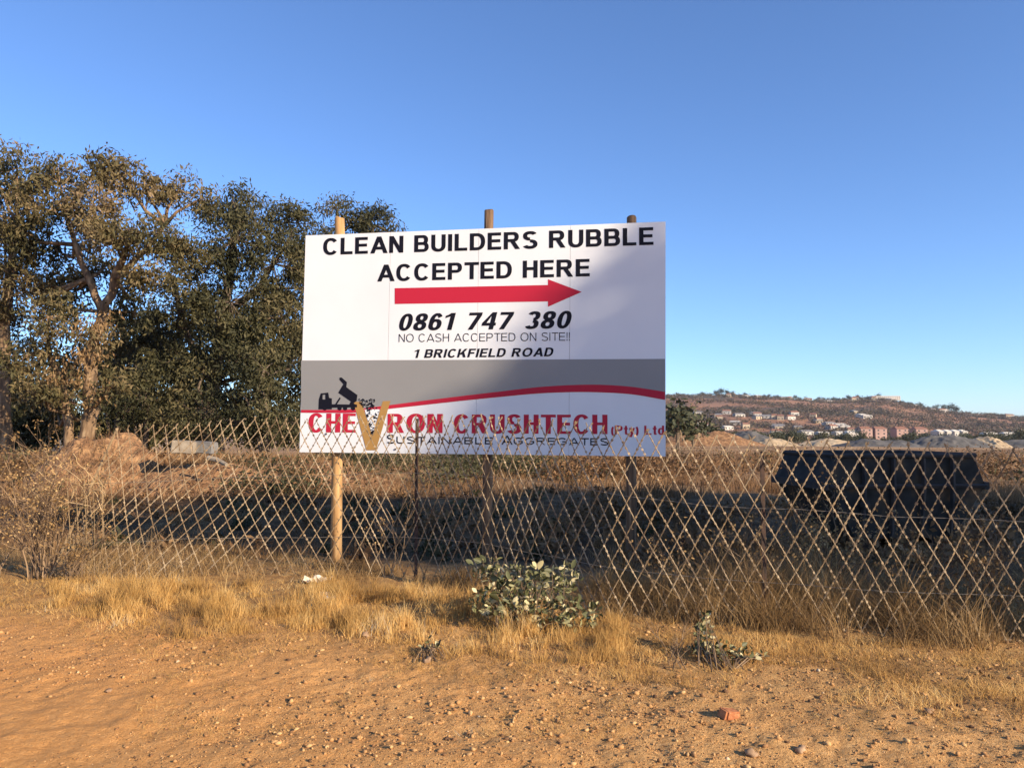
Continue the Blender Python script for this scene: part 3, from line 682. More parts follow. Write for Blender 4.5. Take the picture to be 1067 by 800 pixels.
# ------------------------------------------------------------------ skip bin
def skip(px0, px1, Y):
    x0, x1 = gx(px0, Y), gx(px1, Y); cx = (x0+x1)/2; L = x1-x0; Wd = 1.7
    t = empty('skip_bin', (cx, Y+Wd/2, 0), 'dark steel waste skip with sloping ends standing behind the fence', 'skip')
    zb, zm, zt = .14, .86, 1.27
    prof = [(-.5*L*.62, zb), (.5*L*.62, zb), (.5*L, zm), (.5*L*.86, zt), (-.5*L*.84, zt), (-.5*L, zm)]
    b = MB()
    # open-topped shell: outside and inside walls
    for side, th in ((0, 0), (1, .03)):
        q = []
        for (x, z) in prof:
            f = 1-(.035 if side else 0); zz = z+(.03 if side and z < .3 else 0)
            wtop = Wd*(.5 if z > .5 else .44)-(.03 if side else 0)
            q.append([Vector((cx+x*f, Y+Wd/2-wtop, zz)), Vector((cx+x*f, Y+Wd/2+wtop, zz))])
        fr = [v[0] for v in q]; bk = [v[1] for v in q]; n = len(q)
        fs = [tuple(range(n)), tuple(range(2*n-1, n-1, -1))]+[(i, n+i, n+(i+1) % n, (i+1) % n) for i in range(n) if i != 3]
        b.add(fr+bk, fs)
    o = b.build('body', M['skip'], t)
    b = MB()   # top rim
    yf, yk = Y+Wd/2-.5*Wd-.03, Y+Wd/2+.5*Wd+.03; xl, xr = cx-.42*L, cx+.43*L
    for a, c in (((xl, yf), (xr, yf)), ((xr, yf), (xr, yk)), ((xr, yk), (xl, yk)), ((xl, yk), (xl, yf))):
        b.tube([Vector((*a, zt+.01)), Vector((*c, zt+.01))], .035, 6)
    b.build('rim', M['skip_rib'], t)
    for k, f in enumerate((-.56, -.19, .19, .56)):
        b = MB(); x = cx+f*L*.5; yb_, ym, yt_ = Y+Wd/2-.44*Wd-.045, Y+Wd/2-.5*Wd-.045, Y+Wd/2-.5*Wd-.045
        b.tube([Vector((x*1, yb_, zb+.02)), Vector((x, ym, zm)), Vector((x, yt_, zt-.03))], .032, 4)
        b.build('rib', M['skip_rib'], t)
    b = MB(); b.tube([Vector((cx-.495*L, yf-.005, zm)), Vector((cx+.495*L, yf-.005, zm))], .03, 4); b.build('waist_rail', M['skip_rib'], t)
    for sx in (-1, 1):
        b = MB(); b.box((cx+sx*.502*L, Y+Wd/2, zm), (.07, Wd+.06, .10)); b.build('end_lip', M['skip_rib'], t)
        for yy in (yf-.05, yk+.05):
            b = MB(); p = Vector((cx+sx*.3*L, yy, .62)); b.tube([p, p+Vector((0, -.10 if yy < Y+.5 else .10, 0))], [.05, .05], 10); b.build('lifting_lug', M['skip_rib'], t)
        b = MB(); b.box((cx+sx*.22*L, Y+Wd/2, .08), (.12, Wd*.8, .16)); b.build('skid', M['skip_rib'], t)
    t.rotation_euler = (0, 0, R(5))
skip(852, 1024, 10.6)

# ------------------------------------------------------------------ grass and weeds
def blades(rs, XY, H, Wd, lean=.35, segs=3, z=None, curl=.5, dirx=None):
    n = len(XY); z0 = np.array([gz_fine(x, y) for x, y in XY])-.01 if z is None else z
    a = rs.uniform(0, 2*np.pi, n); ld = np.stack([np.cos(a), np.sin(a)], 1)*(rs.uniform(.1, 1, n)*lean)[:, None]
    if dirx: ld[:, 0] += dirx
    h = H*rs.uniform(.45, 1.2, n) if np.isscalar(H) else H*rs.uniform(.45, 1.2, n)
    th = rs.uniform(0, np.pi, n); sd = np.stack([np.cos(th), np.sin(th)*.6], 1)
    wd = Wd*rs.uniform(.6, 1.4, n)
    V = np.empty((n, 2*segs+2, 3))
    for k in range(segs+1):
        t = k/segs; w_ = wd*(1-t*.9)*.5
        cx = XY[:, 0]+ld[:, 0]*h*(t**(1+curl)); cy = XY[:, 1]+ld[:, 1]*h*(t**(1+curl)); cz = z0+h*t*(1-.12*t)
        V[:, 2*k, 0] = cx-sd[:, 0]*w_; V[:, 2*k, 1] = cy-sd[:, 1]*w_; V[:, 2*k, 2] = cz
        V[:, 2*k+1, 0] = cx+sd[:, 0]*w_; V[:, 2*k+1, 1] = cy+sd[:, 1]*w_; V[:, 2*k+1, 2] = cz
    base = (np.arange(n)*(2*segs+2))[:, None]
    Fs = np.concatenate([base+np.array([[2*k, 2*k+1, 2*k+3, 2*k+2]]) for k in range(segs)])
    return V.reshape(-1, 3), Fs
def join(parts):
    Vs, Fs, n = [], [], 0
    for V_, F_ in parts: Vs.append(V_); Fs.append(F_+n); n += len(V_)
    return np.concatenate(Vs), np.concatenate(Fs)
def scatter(rs, n, pxr, yf, yb, clump=0, seedz=0, thr=-9, sc=1.3):
    """ground points, given as photo px range and front / back edge functions of px (pixel rows)"""
    out = []
    while len(out) < n:
        px = rs.uniform(*pxr); a, b_ = 1280/(yf(px)-450), 1280/(yb(px)-450)
        Y = rs.uniform(a, b_); x = (px-CX)/F*Y
        v = noise.noise((x*sc, Y*sc, seedz))+.5*noise.noise((x*sc*4, Y*sc*4, seedz+5))
        if v+rs.uniform(-.15, .15) > thr: out.append((x, Y))
    return np.array(out)
def itp(*p): return lambda x: float(np.interp(x, [q[0] for q in p], [q[1] for q in p]))
def heightmod(XY, sc, seedz, lo, hi): return np.array([lo+(hi-lo)*min(1, max(0, .5+.9*noise.noise((x*sc, y*sc, seedz)))) for x, y in XY])
rs = np.random.RandomState(7)
front = itp((-20, 618), (60, 628), (130, 648), (200, 660), (330, 655), (420, 668), (500, 682), (640, 688), (700, 676))
fb = itp((-20, 604), (60, 600), (350, 604), (430, 608), (500, 618), (560, 630), (640, 642), (760, 650))
# golden fringe on the verge
parts = []
def tussocks(C, n0, n1, r, H, Wd, lean):
    """grass tufts: blades radiating from each centre"""
    XY, HH, LD = [], [], []
    for (x, y) in C:
        n = rs.randint(n0, n1); rr = r*rs.uniform(.5, 1.4); q = rs.normal(size=(n, 2))*rr*.5; h = (H(x, y) if callable(H) else H)*rs.uniform(.5, 1.25)
        XY.append(q+np.array([x, y])); HH.append(np.full(n, h)*(1-.3*np.clip(np.linalg.norm(q, axis=1)/rr, 0, 1)))
    return blades(rs, np.concatenate(XY), np.concatenate(HH), Wd, lean)
C = scatter(rs, 620, (60, 650), front, lambda p: fb(p)+4, thr=-.22, sc=1.5)
parts.append(tussocks(C, 18, 60, .075, lambda x, y: .06+.16*max(0, min(1, .55+noise.noise((x*1.3, y*1.3, 2)))), .0055, .65))
C = scatter(rs, 190, (110, 640), lambda p: front(p)-6, lambda p: fb(p)+12, thr=.05, sc=1.5)
parts.append(tussocks(C, 30, 75, .06, .25, .0055, .6))
XY = scatter(rs, 9000, (-30, 700), lambda p: front(p)+10, fb, thr=-.4); parts.append(blades(rs, XY, .07, .006, 1.6))
Vv, Ff = join(parts); tag(link('verge_grass', np_mesh('verge_grass', Vv, Ff, 4), M['grass']), 'golden dry grass growing along the foot of the fence', 'grass', kind='stuff')
# brown weeds in and behind the mesh
parts = []
back = itp((0, 560), (120, 556), (200, 560), (350, 580), (420, 590), (520, 600), (640, 610), (760, 600), (1100, 600))
XY = scatter(rs, 11000, (-20, 700), fb, back, thr=-.1, sc=1.2, seedz=3); parts.append(blades(rs, XY, heightmod(XY, 1.1, 4, .05, .20), .006, 1.1))
fb2 = itp((560, 632), (640, 645), (760, 655), (900, 668), (1100, 676)); bk2 = itp((560, 615), (700, 600), (850, 605), (1100, 615))
XY = scatter(rs, 8500, (610, 1120), fb2, bk2, thr=-.05, sc=1.4, seedz=8); parts.append(blades(rs, XY, heightmod(XY, .8, 9, -.05, .45).clip(.08), .0055, 1.3))
parts.append(tussocks(scatter(rs, 115, (620, 1110), fb2, bk2, thr=-.1), 15, 60, .16, .55, .006, 1.2))
parts.append(tussocks(scatter(rs, 80, (735, 870), itp((740, 652), (860, 664)), bk2, thr=-.3), 10, 45, .16, .75, .005, 1.0))
XY = scatter(rs, 900, (60, 260), fb, back, thr=-.1, seedz=8); parts.append(blades(rs, XY, .36, .005, 1.0))
Vv, Ff = join(parts); tag(link('dry_weeds', np_mesh('dry_weeds', Vv, Ff, 4), M['weed']), 'brown dry weeds tangled in and behind the fence mesh', 'weeds', kind='stuff')
# low straw and stubble on the right-hand verge
parts = []
XY = scatter(rs, 9000, (600, 1120), itp((600, 700), (800, 722), (900, 728), (1120, 770)), itp((600, 648), (760, 655), (1120, 678)), thr=-.02, sc=1.5, seedz=14)
parts.append(blades(rs, XY, heightmod(XY, 2, 5, .03, .13), .0045, 1.3))
XY = scatter(rs, 15000, (150, 1120), lambda p: 760, lambda p: front(p)-3 if p < 700 else 665, thr=.08, sc=1.1, seedz=24); parts.append(blades(rs, XY, .03, .0045, 2.2, curl=0))
XY = scatter(rs, 2500, (0, 640), lambda p: front(p)+25, lambda p: front(p)-2, thr=.0, sc=2, seedz=19); parts.append(blades(rs, XY, .06, .004, 1.6))
Vv, Ff = join(parts); tag(link('straw_stubble', np_mesh('straw_stubble', Vv, Ff, 4), M['grass']), 'low yellow straw and stubble lying on the right-hand verge', 'straw', kind='stuff')
# veld behind, up to the far side of the yard
parts = []
def field(n, x0, x1, y0, y1, thr, sz, sc=.35):
    out = []
    while len(out) < n:
        y = rs.uniform(y0, y1); x = rs.uniform(x0, x1)*y
        if noise.noise((x*sc, y*sc, sz))+rs.uniform(-.15, .15) > thr: out.append((x, y))
    return np.array(out)
XY = field(9000, -.66, .75, 10.2, 19, .05, 3, .5); parts.append(blades(rs, XY, .16, .012, .9, 2))
XY = field(9000, .05, .85, 26, 50, -.1, 6, .2); parts.append(blades(rs, XY, heightmod(XY, .15, 2, .15, .6), .03, .8, 2))
XY = field(7000, .1, .85, 17, 24, .0, 6, .3); parts.append(blades(rs, XY, .45, .02, .6, 2))
XY = field(9000, -.8, -.12, 19, 30, -.1, 7, .3); parts.append(blades(rs, XY, .30, .02, .8, 2))
XY = field(4000, -.14, .2, 20, 40, -.1, 7, .2); parts.append(blades(rs, XY, .4, .03, .8, 2))
Vv, Ff = join(parts); tag(link('veld_grass', np_mesh('veld_grass', Vv, Ff, 4), M['veld']), 'reddish brown dry grass covering the yard behind the fence', 'grass', kind='stuff')

# low shrubs over the yard
rs = np.random.RandomState(51); P = []; P2 = []
def lump(px, Y, r, out, zz=.0):
    x = gx(px, Y); n = int(150*r*r)+40; out.append(rs.normal(size=(n, 3))*np.array([r*.5, r*.5, r*.28])+np.array([x, Y, gz(x, Y)+r*.32+zz]))
for i in range(150):
    px = rs.uniform(575, 1120); Y = rs.uniform(22, 46); lump(px, Y, rs.uniform(.35, 1.0), P if rs.rand() < .8 else P2)
for i in range(60): lump(rs.uniform(470, 580), rs.uniform(26, 40), rs.uniform(.8, 1.3), P2)
for i in range(60): lump(rs.uniform(575, 700), rs.uniform(24, 34), rs.uniform(.6, 1.2), P)
for i in range(90): lump(rs.uniform(-20, 330), rs.uniform(20, 25), rs.uniform(.2, .5), P if rs.rand() < .7 else P2)
for i in range(60): lump(rs.uniform(330, 480), rs.uniform(22, 40), rs.uniform(.5, 1.1), P2)
for i in range(120): lump(rs.uniform(560, 1110), rs.uniform(9, 17), rs.uniform(.12, .35), P)
for i in range(170): lump(rs.uniform(60, 700), rs.uniform(10, 21), rs.uniform(.08, .3), P if rs.rand() < .7 else P2)
for i in range(40): lump(rs.uniform(230, 330), rs.uniform(20, 23), rs.uniform(.4, .8), P2)
Vv, Ff = leaves(rs, np.concatenate(P), .13, .06, -.2); tag(link('rusty_shrubs', np_mesh('rusty_shrubs', Vv, Ff, 4), M['veld']), 'low rusty brown shrubs spread over the yard behind the fence', 'shrubs', kind='stuff')
Vv, Ff = leaves(rs, np.concatenate(P2), .13, .06, -.2); tag(link('dark_shrubs', np_mesh('dark_shrubs', Vv, Ff, 4), M['leaf_dark']), 'dark green scrub behind the foot of the signboard', 'shrubs', kind='stuff')

# ------------------------------------------------------------------ dead shrubs, weeds with heads
def shrub(label, base, h, spread, n, seed, group=None, m='twig', r0=.010, leaves_n=0, cat='shrub', name='dead_shrub', curl=.5, head=False, lean=(0, 0)):
    rnd = random.Random(seed); t = empty(name, base, label, cat, group); b = MB(); tips = []
    def grow(p, d, L, r, lev):
        pts = [p]; q = p; steps = 4
        for i in range(steps):
            d = (d+Vector((rnd.uniform(-1, 1), rnd.uniform(-1, 1), rnd.uniform(-.7, .6)))*curl*.45).normalized(); q = q+d*L/steps; pts.append(q)
        b.tube(pts, [r*(1-.6*i/steps) for i in range(steps+1)], 3 if lev else 4, caps=False)
        tips.append(pts[-1])
        if lev < 3:
            for i in range(rnd.choice((2, 3, 3))):
                k = rnd.randint(1, steps); dd = (d+Vector((rnd.uniform(-1, 1), rnd.uniform(-1, 1), rnd.uniform(-.3, .8)))*.8).normalized()
                grow(pts[k], dd, L*rnd.uniform(.45, .75), r*.55, lev+1)
    for i in range(n):
        a = rnd.uniform(0, 6.28); sp = rnd.uniform(.05, spread)
        grow(Vector(base)+Vector((rnd.uniform(-.1, .1), rnd.uniform(-.1, .1), -.02)), Vector((math.cos(a)*sp+lean[0], math.sin(a)*sp+lean[1], 1)).normalized(), h*rnd.uniform(.35, .62), r0, 0)
    b.build('stems', M[m], t)
    if leaves_n:
        rs_ = np.random.RandomState(seed); T = np.array([tuple(x) for x in tips])
        P = T[rs_.randint(0, len(T), leaves_n)]+rs_.normal(size=(leaves_n, 3))*.02
        Vv, Ff = leaves(rs_, P, .035, .02, .3); link('dry_leaves', np_mesh('dry_leaves', Vv, Ff, 4), M['weed'], t)
    return t
def gp(px, py):  # ground point under a pixel
    Y = 1280/(py-450); x = gx(px, Y); return Vector((x, Y, gz(x, Y)))
shrub('large tangled dead shrub at the left end of the fence', gp(48, 600), 1.7, .4, 26, 1, leaves_n=1800, r0=.009)
shrub('second dead shrub crowding the leaning end rod, nearest the fence mesh', gp(84, 602), .75, .7, 9, 2, leaves_n=400, r0=.008)
shrub('dead shrub cut by the left edge of the view', gp(5, 598), .9, .8, 8, 3, leaves_n=300, r0=.008)
shrub('thin dead weed climbing the mesh below the board', gp(405, 596), 1.15, .22, 5, 4, leaves_n=120, r0=.006, name='dry_weed', cat='weed')
shrub('dry seeding weed in front of the left side of the skip', gp(855, 610), 1.25, .5, 12, 5, leaves_n=900, r0=.006, name='dry_weed', cat='weed')
shrub('brown weed in front of the middle of the skip', gp(905, 625), .9, .5, 9, 6, leaves_n=500, r0=.005, name='dry_weed', cat='weed')
shrub('tall brown weed against the rusty steel post', gp(786, 632), 1.1, .45, 10, 7, leaves_n=500, r0=.005, name='dry_weed', cat='weed')
shrub('bushy dark weed right of the skip at the fence foot', gp(985, 648), .85, .6, 14, 8, leaves_n=700, r0=.006, name='dry_weed', cat='weed')
shrub('dead weed cut by the right edge of the view', gp(1050, 650), .9, .5, 12, 9, leaves_n=500, r0=.006, name='dry_weed', cat='weed')
shrub('dead weed between the leafy bush and the rusty post', gp(700, 632), .8, .55, 9, 10, leaves_n=300, r0=.005, name='dry_weed', cat='weed')
shrub('low bare twig on the verge left of the small leafy plant', gp(706, 690), .38, .9, 5, 12, r0=.006, name='dry_weed', cat='weed')

# pale straw loops hanging at the left end
b = MB(); rnd = random.Random(9)
base = gp(92, 600); vine = empty('dead_vine', base, 'pale dead creeper looped over the broken left end of the mesh', 'vine')
for i in range(26):
    p = at(rnd.uniform(55, 112), rnd.uniform(478, 545), 8.45+rnd.uniform(-.15, .15)); pts = [p]
    d = Vector((rnd.uniform(-1, 1), 0, rnd.uniform(-.4, 1)))
    for k in range(7):
        d = (d+Vector((rnd.uniform(-.6, .6), rnd.uniform(-.2, .2), rnd.uniform(-.6, .35)))).normalized(); pts.append(pts[-1]+d*.055)
    b.tube(pts, .004, 3, caps=False)
for i in range(5):
    a = gp(70+i*9, 600); b.tube([a, a.lerp(at(75+i*8, 540, 8.45), .6)+Vector((.03, 0, 0)), at(70+i*9, 500, 8.45)], .005, 3)
b.build('stems', leafmat('pale_straw', [(0, (.26, .17, .08)), (1, (.46, .32, .17))], 0), vine)

# ------------------------------------------------------------------ leafy plants
def leafy(label, base, cents, n, seed, L=.085, up=.0, m='cactus', stems=9):
    rnd = random.Random(seed); t = empty('leafy_bush', base, label, 'bush'); b = MB(); lv = MB()
    P = []
    for i in range(n):
        c, rx, ry, rz = rnd.choices(cents, weights=[q[1]*q[3] for q in cents])[0]
        while True:
            q = Vector((rnd.uniform(-1, 1), rnd.uniform(-1, 1), rnd.uniform(-1, 1)))
            if q.length < 1: break
        P.append(Vector(c)+Vector((q.x*rx, q.y*ry, q.z*rz)))
    for p in P:
        if p.z < gz(p.x, p.y)+.02: p.z = gz(p.x, p.y)+rnd.uniform(.02, .06)
        l = L*rnd.choice((.55, .7, .85, 1, 1.3))*rnd.uniform(.8, 1.2); wd = l*rnd.uniform(.38, .68)
        d = Vector((rnd.gauss(0, .7), rnd.gauss(-.25, .6), rnd.gauss(.35, .6)+up)).normalized()
        o = Vector((rnd.gauss(0, 1), rnd.gauss(0, 1), rnd.gauss(0, 1))); s = d.cross(o).normalized(); nn = d.cross(s)
        vs = [p]; prof = [(.18, .62), (.42, 1), (.7, .86), (.9, .45)]
        cup = rnd.uniform(.05, .22)*l
        ring = [p+d*l*a+s*wd*.5*w_+nn*cup*w_ for a, w_ in prof]+[p+d*l]+[p+d*l*a-s*wd*.5*w_+nn*cup*w_ for a, w_ in reversed(prof)]
        mid = [p+d*l*a for a, _ in prof]
        vs = [p]+ring+mid; nR = len(prof)
        # fans between midrib and margin
        fs = []
        R_ = list(range(1, nR+1)); tip = nR+1; Lf = list(range(2*nR+1, nR+1, -1)); Md = list(range(2*nR+2, 3*nR+2))
        fs.append((0, R_[0], Md[0])); fs.append((0, Md[0], Lf[0]))
        for k in range(nR-1): fs.append((Md[k], R_[k], R_[k+1], Md[k+1])); fs.append((Md[k], Md[k+1], Lf[k+1], Lf[k]))
        fs.append((Md[-1], R_[-1], tip)); fs.append((Md[-1], tip, Lf[-1]))
        lv.add(vs, fs)
        if rnd.random() < 40/n:
            q = Vector(base)+Vector((rnd.uniform(-.12, .12)+(p.x-base[0])*.5, rnd.uniform(-.1, .1), 0)); q.z = gz(q.x, q.y)-.01
            b.tube([q, q.lerp(p, .5)+Vector((0, 0, .03)), p], [.005, .003, .002], 4, caps=False)
    b.build('stems', M['twig'], t); lv.build('leaves', M[m], t, smooth=True)
def cc(px, py, rx, rz, Y, ry=.16): p = at(px, py, Y); return (p, rx*Y/F, ry, rz*Y/F)
leafy('grey-green leafy bush with pale round leaves at the foot of the fence', gp(550, 655), [cc(550, 608, 42, 24, 6.5, .22), cc(522, 628, 34, 18, 6.35, .2), cc(590, 640, 42, 16, 6.25, .2), cc(508, 592, 16, 12, 6.6, .1), cc(590, 602, 14, 16, 6.6)], 900, 21, L=.062)
leafy('small grey-green plant with one pale upright shoot on the right verge', gp(745, 692), [cc(733, 655, 8, 22, 5.6, .06), cc(752, 680, 34, 9, 5.5, .14), cc(786, 686, 16, 8, 5.4, .1), cc(732, 672, 12, 16, 5.55, .08)], 260, 22, L=.045)
leafy('tiny dark weed at the left front of the golden grass', gp(452, 682), [cc(448, 672, 12, 7, 5.7, .08)], 26, 23, L=.05)

# ------------------------------------------------------------------ stones and rubbish
def rockmesh(rnd, r, sq=(1, .8, .6), sub=1):
    bm = bmesh.new(); bmesh.ops.create_icosphere(bm, subdivisions=sub, radius=1)
    o = Vector((rnd.uniform(0, 90), rnd.uniform(0, 90), 0))
    for v in bm.verts:
        k = 1+.75*noise.noise(v.co*1.3+o)+.3*noise.noise(v.co*3+o); v.co = Vector((v.co.x*sq[0], v.co.y*sq[1], v.co.z*sq[2]))*k*r
    bm.verts.ensure_lookup_table()
    vs = np.array([tuple(v.co) for v in bm.verts]); fs = np.array([[v.index for v in f.verts] for f in bm.faces]); bm.free(); return vs, fs
rnd = random.Random(31); rs = np.random.RandomState(31)
vars_ = [rockmesh(rnd, 1, (1.1, rnd.uniform(.5, .9), rnd.uniform(.45, .8)), 1) for _ in range(10)]
Vs, Fs, n = [], [], 0
for i in range(62000):
    Y = 2.3+rs.power(1.25)*4.9; x = rs.uniform(-.72, .72)*Y
    v = noise.noise((x*.8, Y*.8, 4))+.55*x/max(Y, 1)
    if v < rs.uniform(-.55, .55): continue
    r = min(.018, .0034*(1+rs.pareto(2.6))); a = rs.uniform(0, 6.28); c, s_ = math.cos(a), math.sin(a)
    vs, fs = vars_[rs.randint(10)]; q = vs*r; q = np.stack([q[:, 0]*c-q[:, 1]*s_, q[:, 0]*s_+q[:, 1]*c, q[:, 2]], 1)+np.array([x, Y, gz_fine(x, Y)+r*.25])
    Vs.append(q); Fs.append(fs+n); n += len(q)
tag(link('gravel', np_mesh('gravel', np.concatenate(Vs), np.concatenate(Fs), 3), M['stone']), 'small loose stones strewn over the dirt road', 'gravel', kind='stuff')
def stone(label, px, py, r, seed, m='rock', sq=(1, .8, .55), name='stone', cat='stone'):
    p = gp(px, py); rn = random.Random(seed); vs, fs = rockmesh(rn, r, sq, 2)
    o = link(name, np_mesh(name, vs, fs, 3), M[m]); o.location = (p.x, p.y, gz_fine(p.x, p.y)+r*.3); o.rotation_euler = (0, 0, rn.uniform(0, 6)); tag(o, label, cat)
stone('pale stone at the front edge of the golden grass', 447, 685, .035, 1)
stone('round stone on the road below the small leafy plant', 826, 772, .03, 2)
stone('flat stone near the bottom edge, left of the round stone', 776, 776, .032, 3)
stone('grey stone lying by the left part of the fringe of grass', 383, 660, .04, 4)
stone('small stone alone on the smooth left part of the road', 122, 716, .022, 5)
stone('small dark stone near the bottom left corner', 9, 794, .02, 6)
stone('stone at the lower right edge of the road', 958, 735, .03, 7)
stone('pale stone behind the fringe of grass near the wooden pole', 390, 616, .07, 8)
p = gp(755, 741); bf = MB(); bm = bmesh.new(); bmesh.ops.create_cube(bm, size=1)
bmesh.ops.bevel(bm, geom=bm.edges[:], offset=.12, segments=2, affect='EDGES')
for v in bm.verts: v.co = Vector((v.co.x*.11, v.co.y*.07, v.co.z*.055))*(1+.25*noise.noise(v.co*2.5))
me = bpy.data.meshes.new('brick_fragment'); bm.to_mesh(me); bm.free()
o = link('brick_fragment', me, M['brick']); o.location = (p.x, p.y, p.z+.024); o.rotation_euler = (.1, .25, .5); tag(o, 'orange brick fragment lying alone on the road gravel', 'brick')
def crumple(label, px, py, sx, sz, seed, Y=None, m='paper', name='crumpled_paper', cat='litter'):
    p = gp(px, py); bm = bmesh.new(); bmesh.ops.create_grid(bm, x_segments=9, y_segments=7, size=.5)
    for v in bm.verts:
        k = noise.noise_vector(v.co*5+Vector((seed, 0, 0))); v.co = Vector((v.co.x*sx, v.co.y*sx*.7, abs(noise.noise(v.co*3+Vector((0, seed, 0))))*sz*2.2))+k*sx*.05
    bmesh.ops.solidify(bm, geom=bm.faces[:], thickness=.004)
    me = bpy.data.meshes.new(name); bm.to_mesh(me); bm.free()
    o = link(name, me, M[m]); o.location = (p.x, p.y, p.z+.02); tag(o, label, cat)
crumple('crumpled pale paper sack by the foot of the wooden pole', 333, 606, .28, .05, 3)
crumple('flat piece of pale card lying in front of the wooden pole', 352, 622, .36, .035, 9)
# blocks and log on the far bank
Y = 19.0
def bank_block(name, label, px0, px1, py0, py1, Y, dep, m, rz=0, cat='block'):
    a = at(px0, py1, Y); c = at(px1, py0, Y); bm = bmesh.new(); bmesh.ops.create_cube(bm, size=1)
    bmesh.ops.bevel(bm, geom=bm.edges[:], offset=.05, segments=2, affect='EDGES'); bmesh.ops.subdivide_edges(bm, edges=bm.edges[:], cuts=1)
    for v in bm.verts: v.co = Vector((v.co.x*(c.x-a.x), v.co.y*dep, v.co.z*(c.z-a.z)))+noise.noise_vector(v.co*3)*.03
    me = bpy.data.meshes.new(name); bm.to_mesh(me); bm.free(); o = link(name, me, M[m])
    o.location = ((a.x+c.x)/2, Y, (a.z+c.z)/2); o.rotation_euler = (0, R(3), rz); tag(o, label, cat)
for q in ((190.5, 472, 19.5), (213, 472, 19.9), (227, 482, 18.2)):
    pass
hb = MB()
# a soil mound carries the blocks
TUFT = []
def heap(name, label, cx, cy, rx, ry, h, m, seed, cat='heap', z0=None, steep=1.0, group=None):
    n = 60; V_, F_ = [], []
    for j in range(n):
        for i in range(n):
            u = -1+2*i/(n-1); v = -1+2*j/(n-1); r = math.hypot(u, v)
            k = max(0, 1-r)**steep if steep != 1 else max(0, math.cos(min(r, 1)*math.pi/2))
            x, y = cx+u*rx, cy+v*ry
            z = (gz(x, y) if z0 is None else z0)-.12+(h+.12)*k*(1+.35*noise.noise((x*2.2/rx+seed, y*2.2/ry, 0)))+(.10*h*noise.noise((x*9/rx, y*9/ry, seed))+.07*h*noise.noise((x*22/rx, y*22/ry, seed)))*min(1, k*3)
            V_.append((x, y, z))
    F_ = [(j*n+i, j*n+i+1, (j+1)*n+i+1, (j+1)*n+i) for j in range(n-1) for i in range(n-1)]
    if cy < 30: TUFT.extend([v for v in V_ if v[2] > gz(v[0], v[1])+.02])
    o = link(name, np_mesh(name, np.array(V_), np.array(F_), 4), M[m], smooth=True); tag(o, label, cat, group); return o
heap('soil_heap', 'rounded brown soil heap at the foot of the forked gum', gx(108, 21.5), 21.5, 2.3, 1.8, 1.22, 'soil_heap', 1)
heap('soil_heap', 'long low brown soil bank under the concrete blocks', gx(215, 21), 21.2, 3.6, 1.7, .62, 'soil_heap', 2)
heap('soil_heap', 'low brown soil heap half hidden by the signboard', gx(330, 23), 23, 3.0, 2.0, .5, 'soil_heap', 3)
rs = np.random.RandomState(4); TU = np.array(TUFT); TU = TU[rs.randint(0, len(TU), 9000)]; TU = TU[[noise.noise((a*.8, b*.8, 5))+rs.uniform(-.2, .2) > -.05 for a, b, c in TU]]
Vv, Ff = blades(rs, TU[:, :2]+rs.normal(size=(len(TU), 2))*.03, .26, .018, .9, 2, z=TU[:, 2]-.02); tag(link('bank_grass', np_mesh('bank_grass', Vv, Ff, 4), M['veld']), 'short dry grass growing over the soil banks on the left', 'grass', kind='stuff')
bank_block('concrete_block', 'pale concrete block on the soil bank, the larger one', 181, 203, 459, 472, 20.2, .5, 'concrete', .15)
bank_block('concrete_block', 'dark grey concrete block right beside the pale block', 204, 224, 460, 472, 20.5, .4, 'concrete_grey', -.1)
b = MB(); b.tube([at(217, 477, 19.9), at(226, 479, 19.8), at(236, 484, 19.6)], [.07, .06, .05], 8); o = b.build('log', M['concrete']); tag(o, 'pale broken pole lying on the front of the soil bank', 'log')

# ------------------------------------------------------------------ the yard and valley beyond
heap('stone_heap', 'dark grey crushed stone heap right of the signboard', gx(775, 150), 150, 9, 9, 3.3, 'grey_heap', 4)
heap('sand_heap', 'pale yellow sand heap, the brightest in the yard', gx(862, 150), 150, 7.5, 6, 1.9, 'sand_heap', 5)
heap('stone_heap', 'long dark grey stone heap in front of the pink flats', gx(915, 130), 130, 9.5, 7, 1.7, 'grey_heap', 6)
heap('stone_heap', 'blue-grey stone heap right of the long dark heap', gx(985, 145), 145, 9.5, 7, 2.6, 'grey_heap', 7)
heap('sand_heap', 'sandy slope at the right end of the blue-grey heap', gx(1032, 150), 152, 5, 6, 2.5, 'sand_heap', 8)
heap('stone_heap', 'low grey stone heap cut by the right edge of the view', gx(1080, 170), 170, 14, 7, 2.0, 'grey_heap', 9)
heap('soil_heap', 'orange earth cutting behind the fence, right of the signboard', gx(735, 95), 95, 8, 5, 1.7, 'soil_heap', 10)
heap('sand_heap', 'small pale rubble pile left of the yellow sand heap', gx(805, 120), 120, 5, 4, 1.4, 'sand_heap', 12)

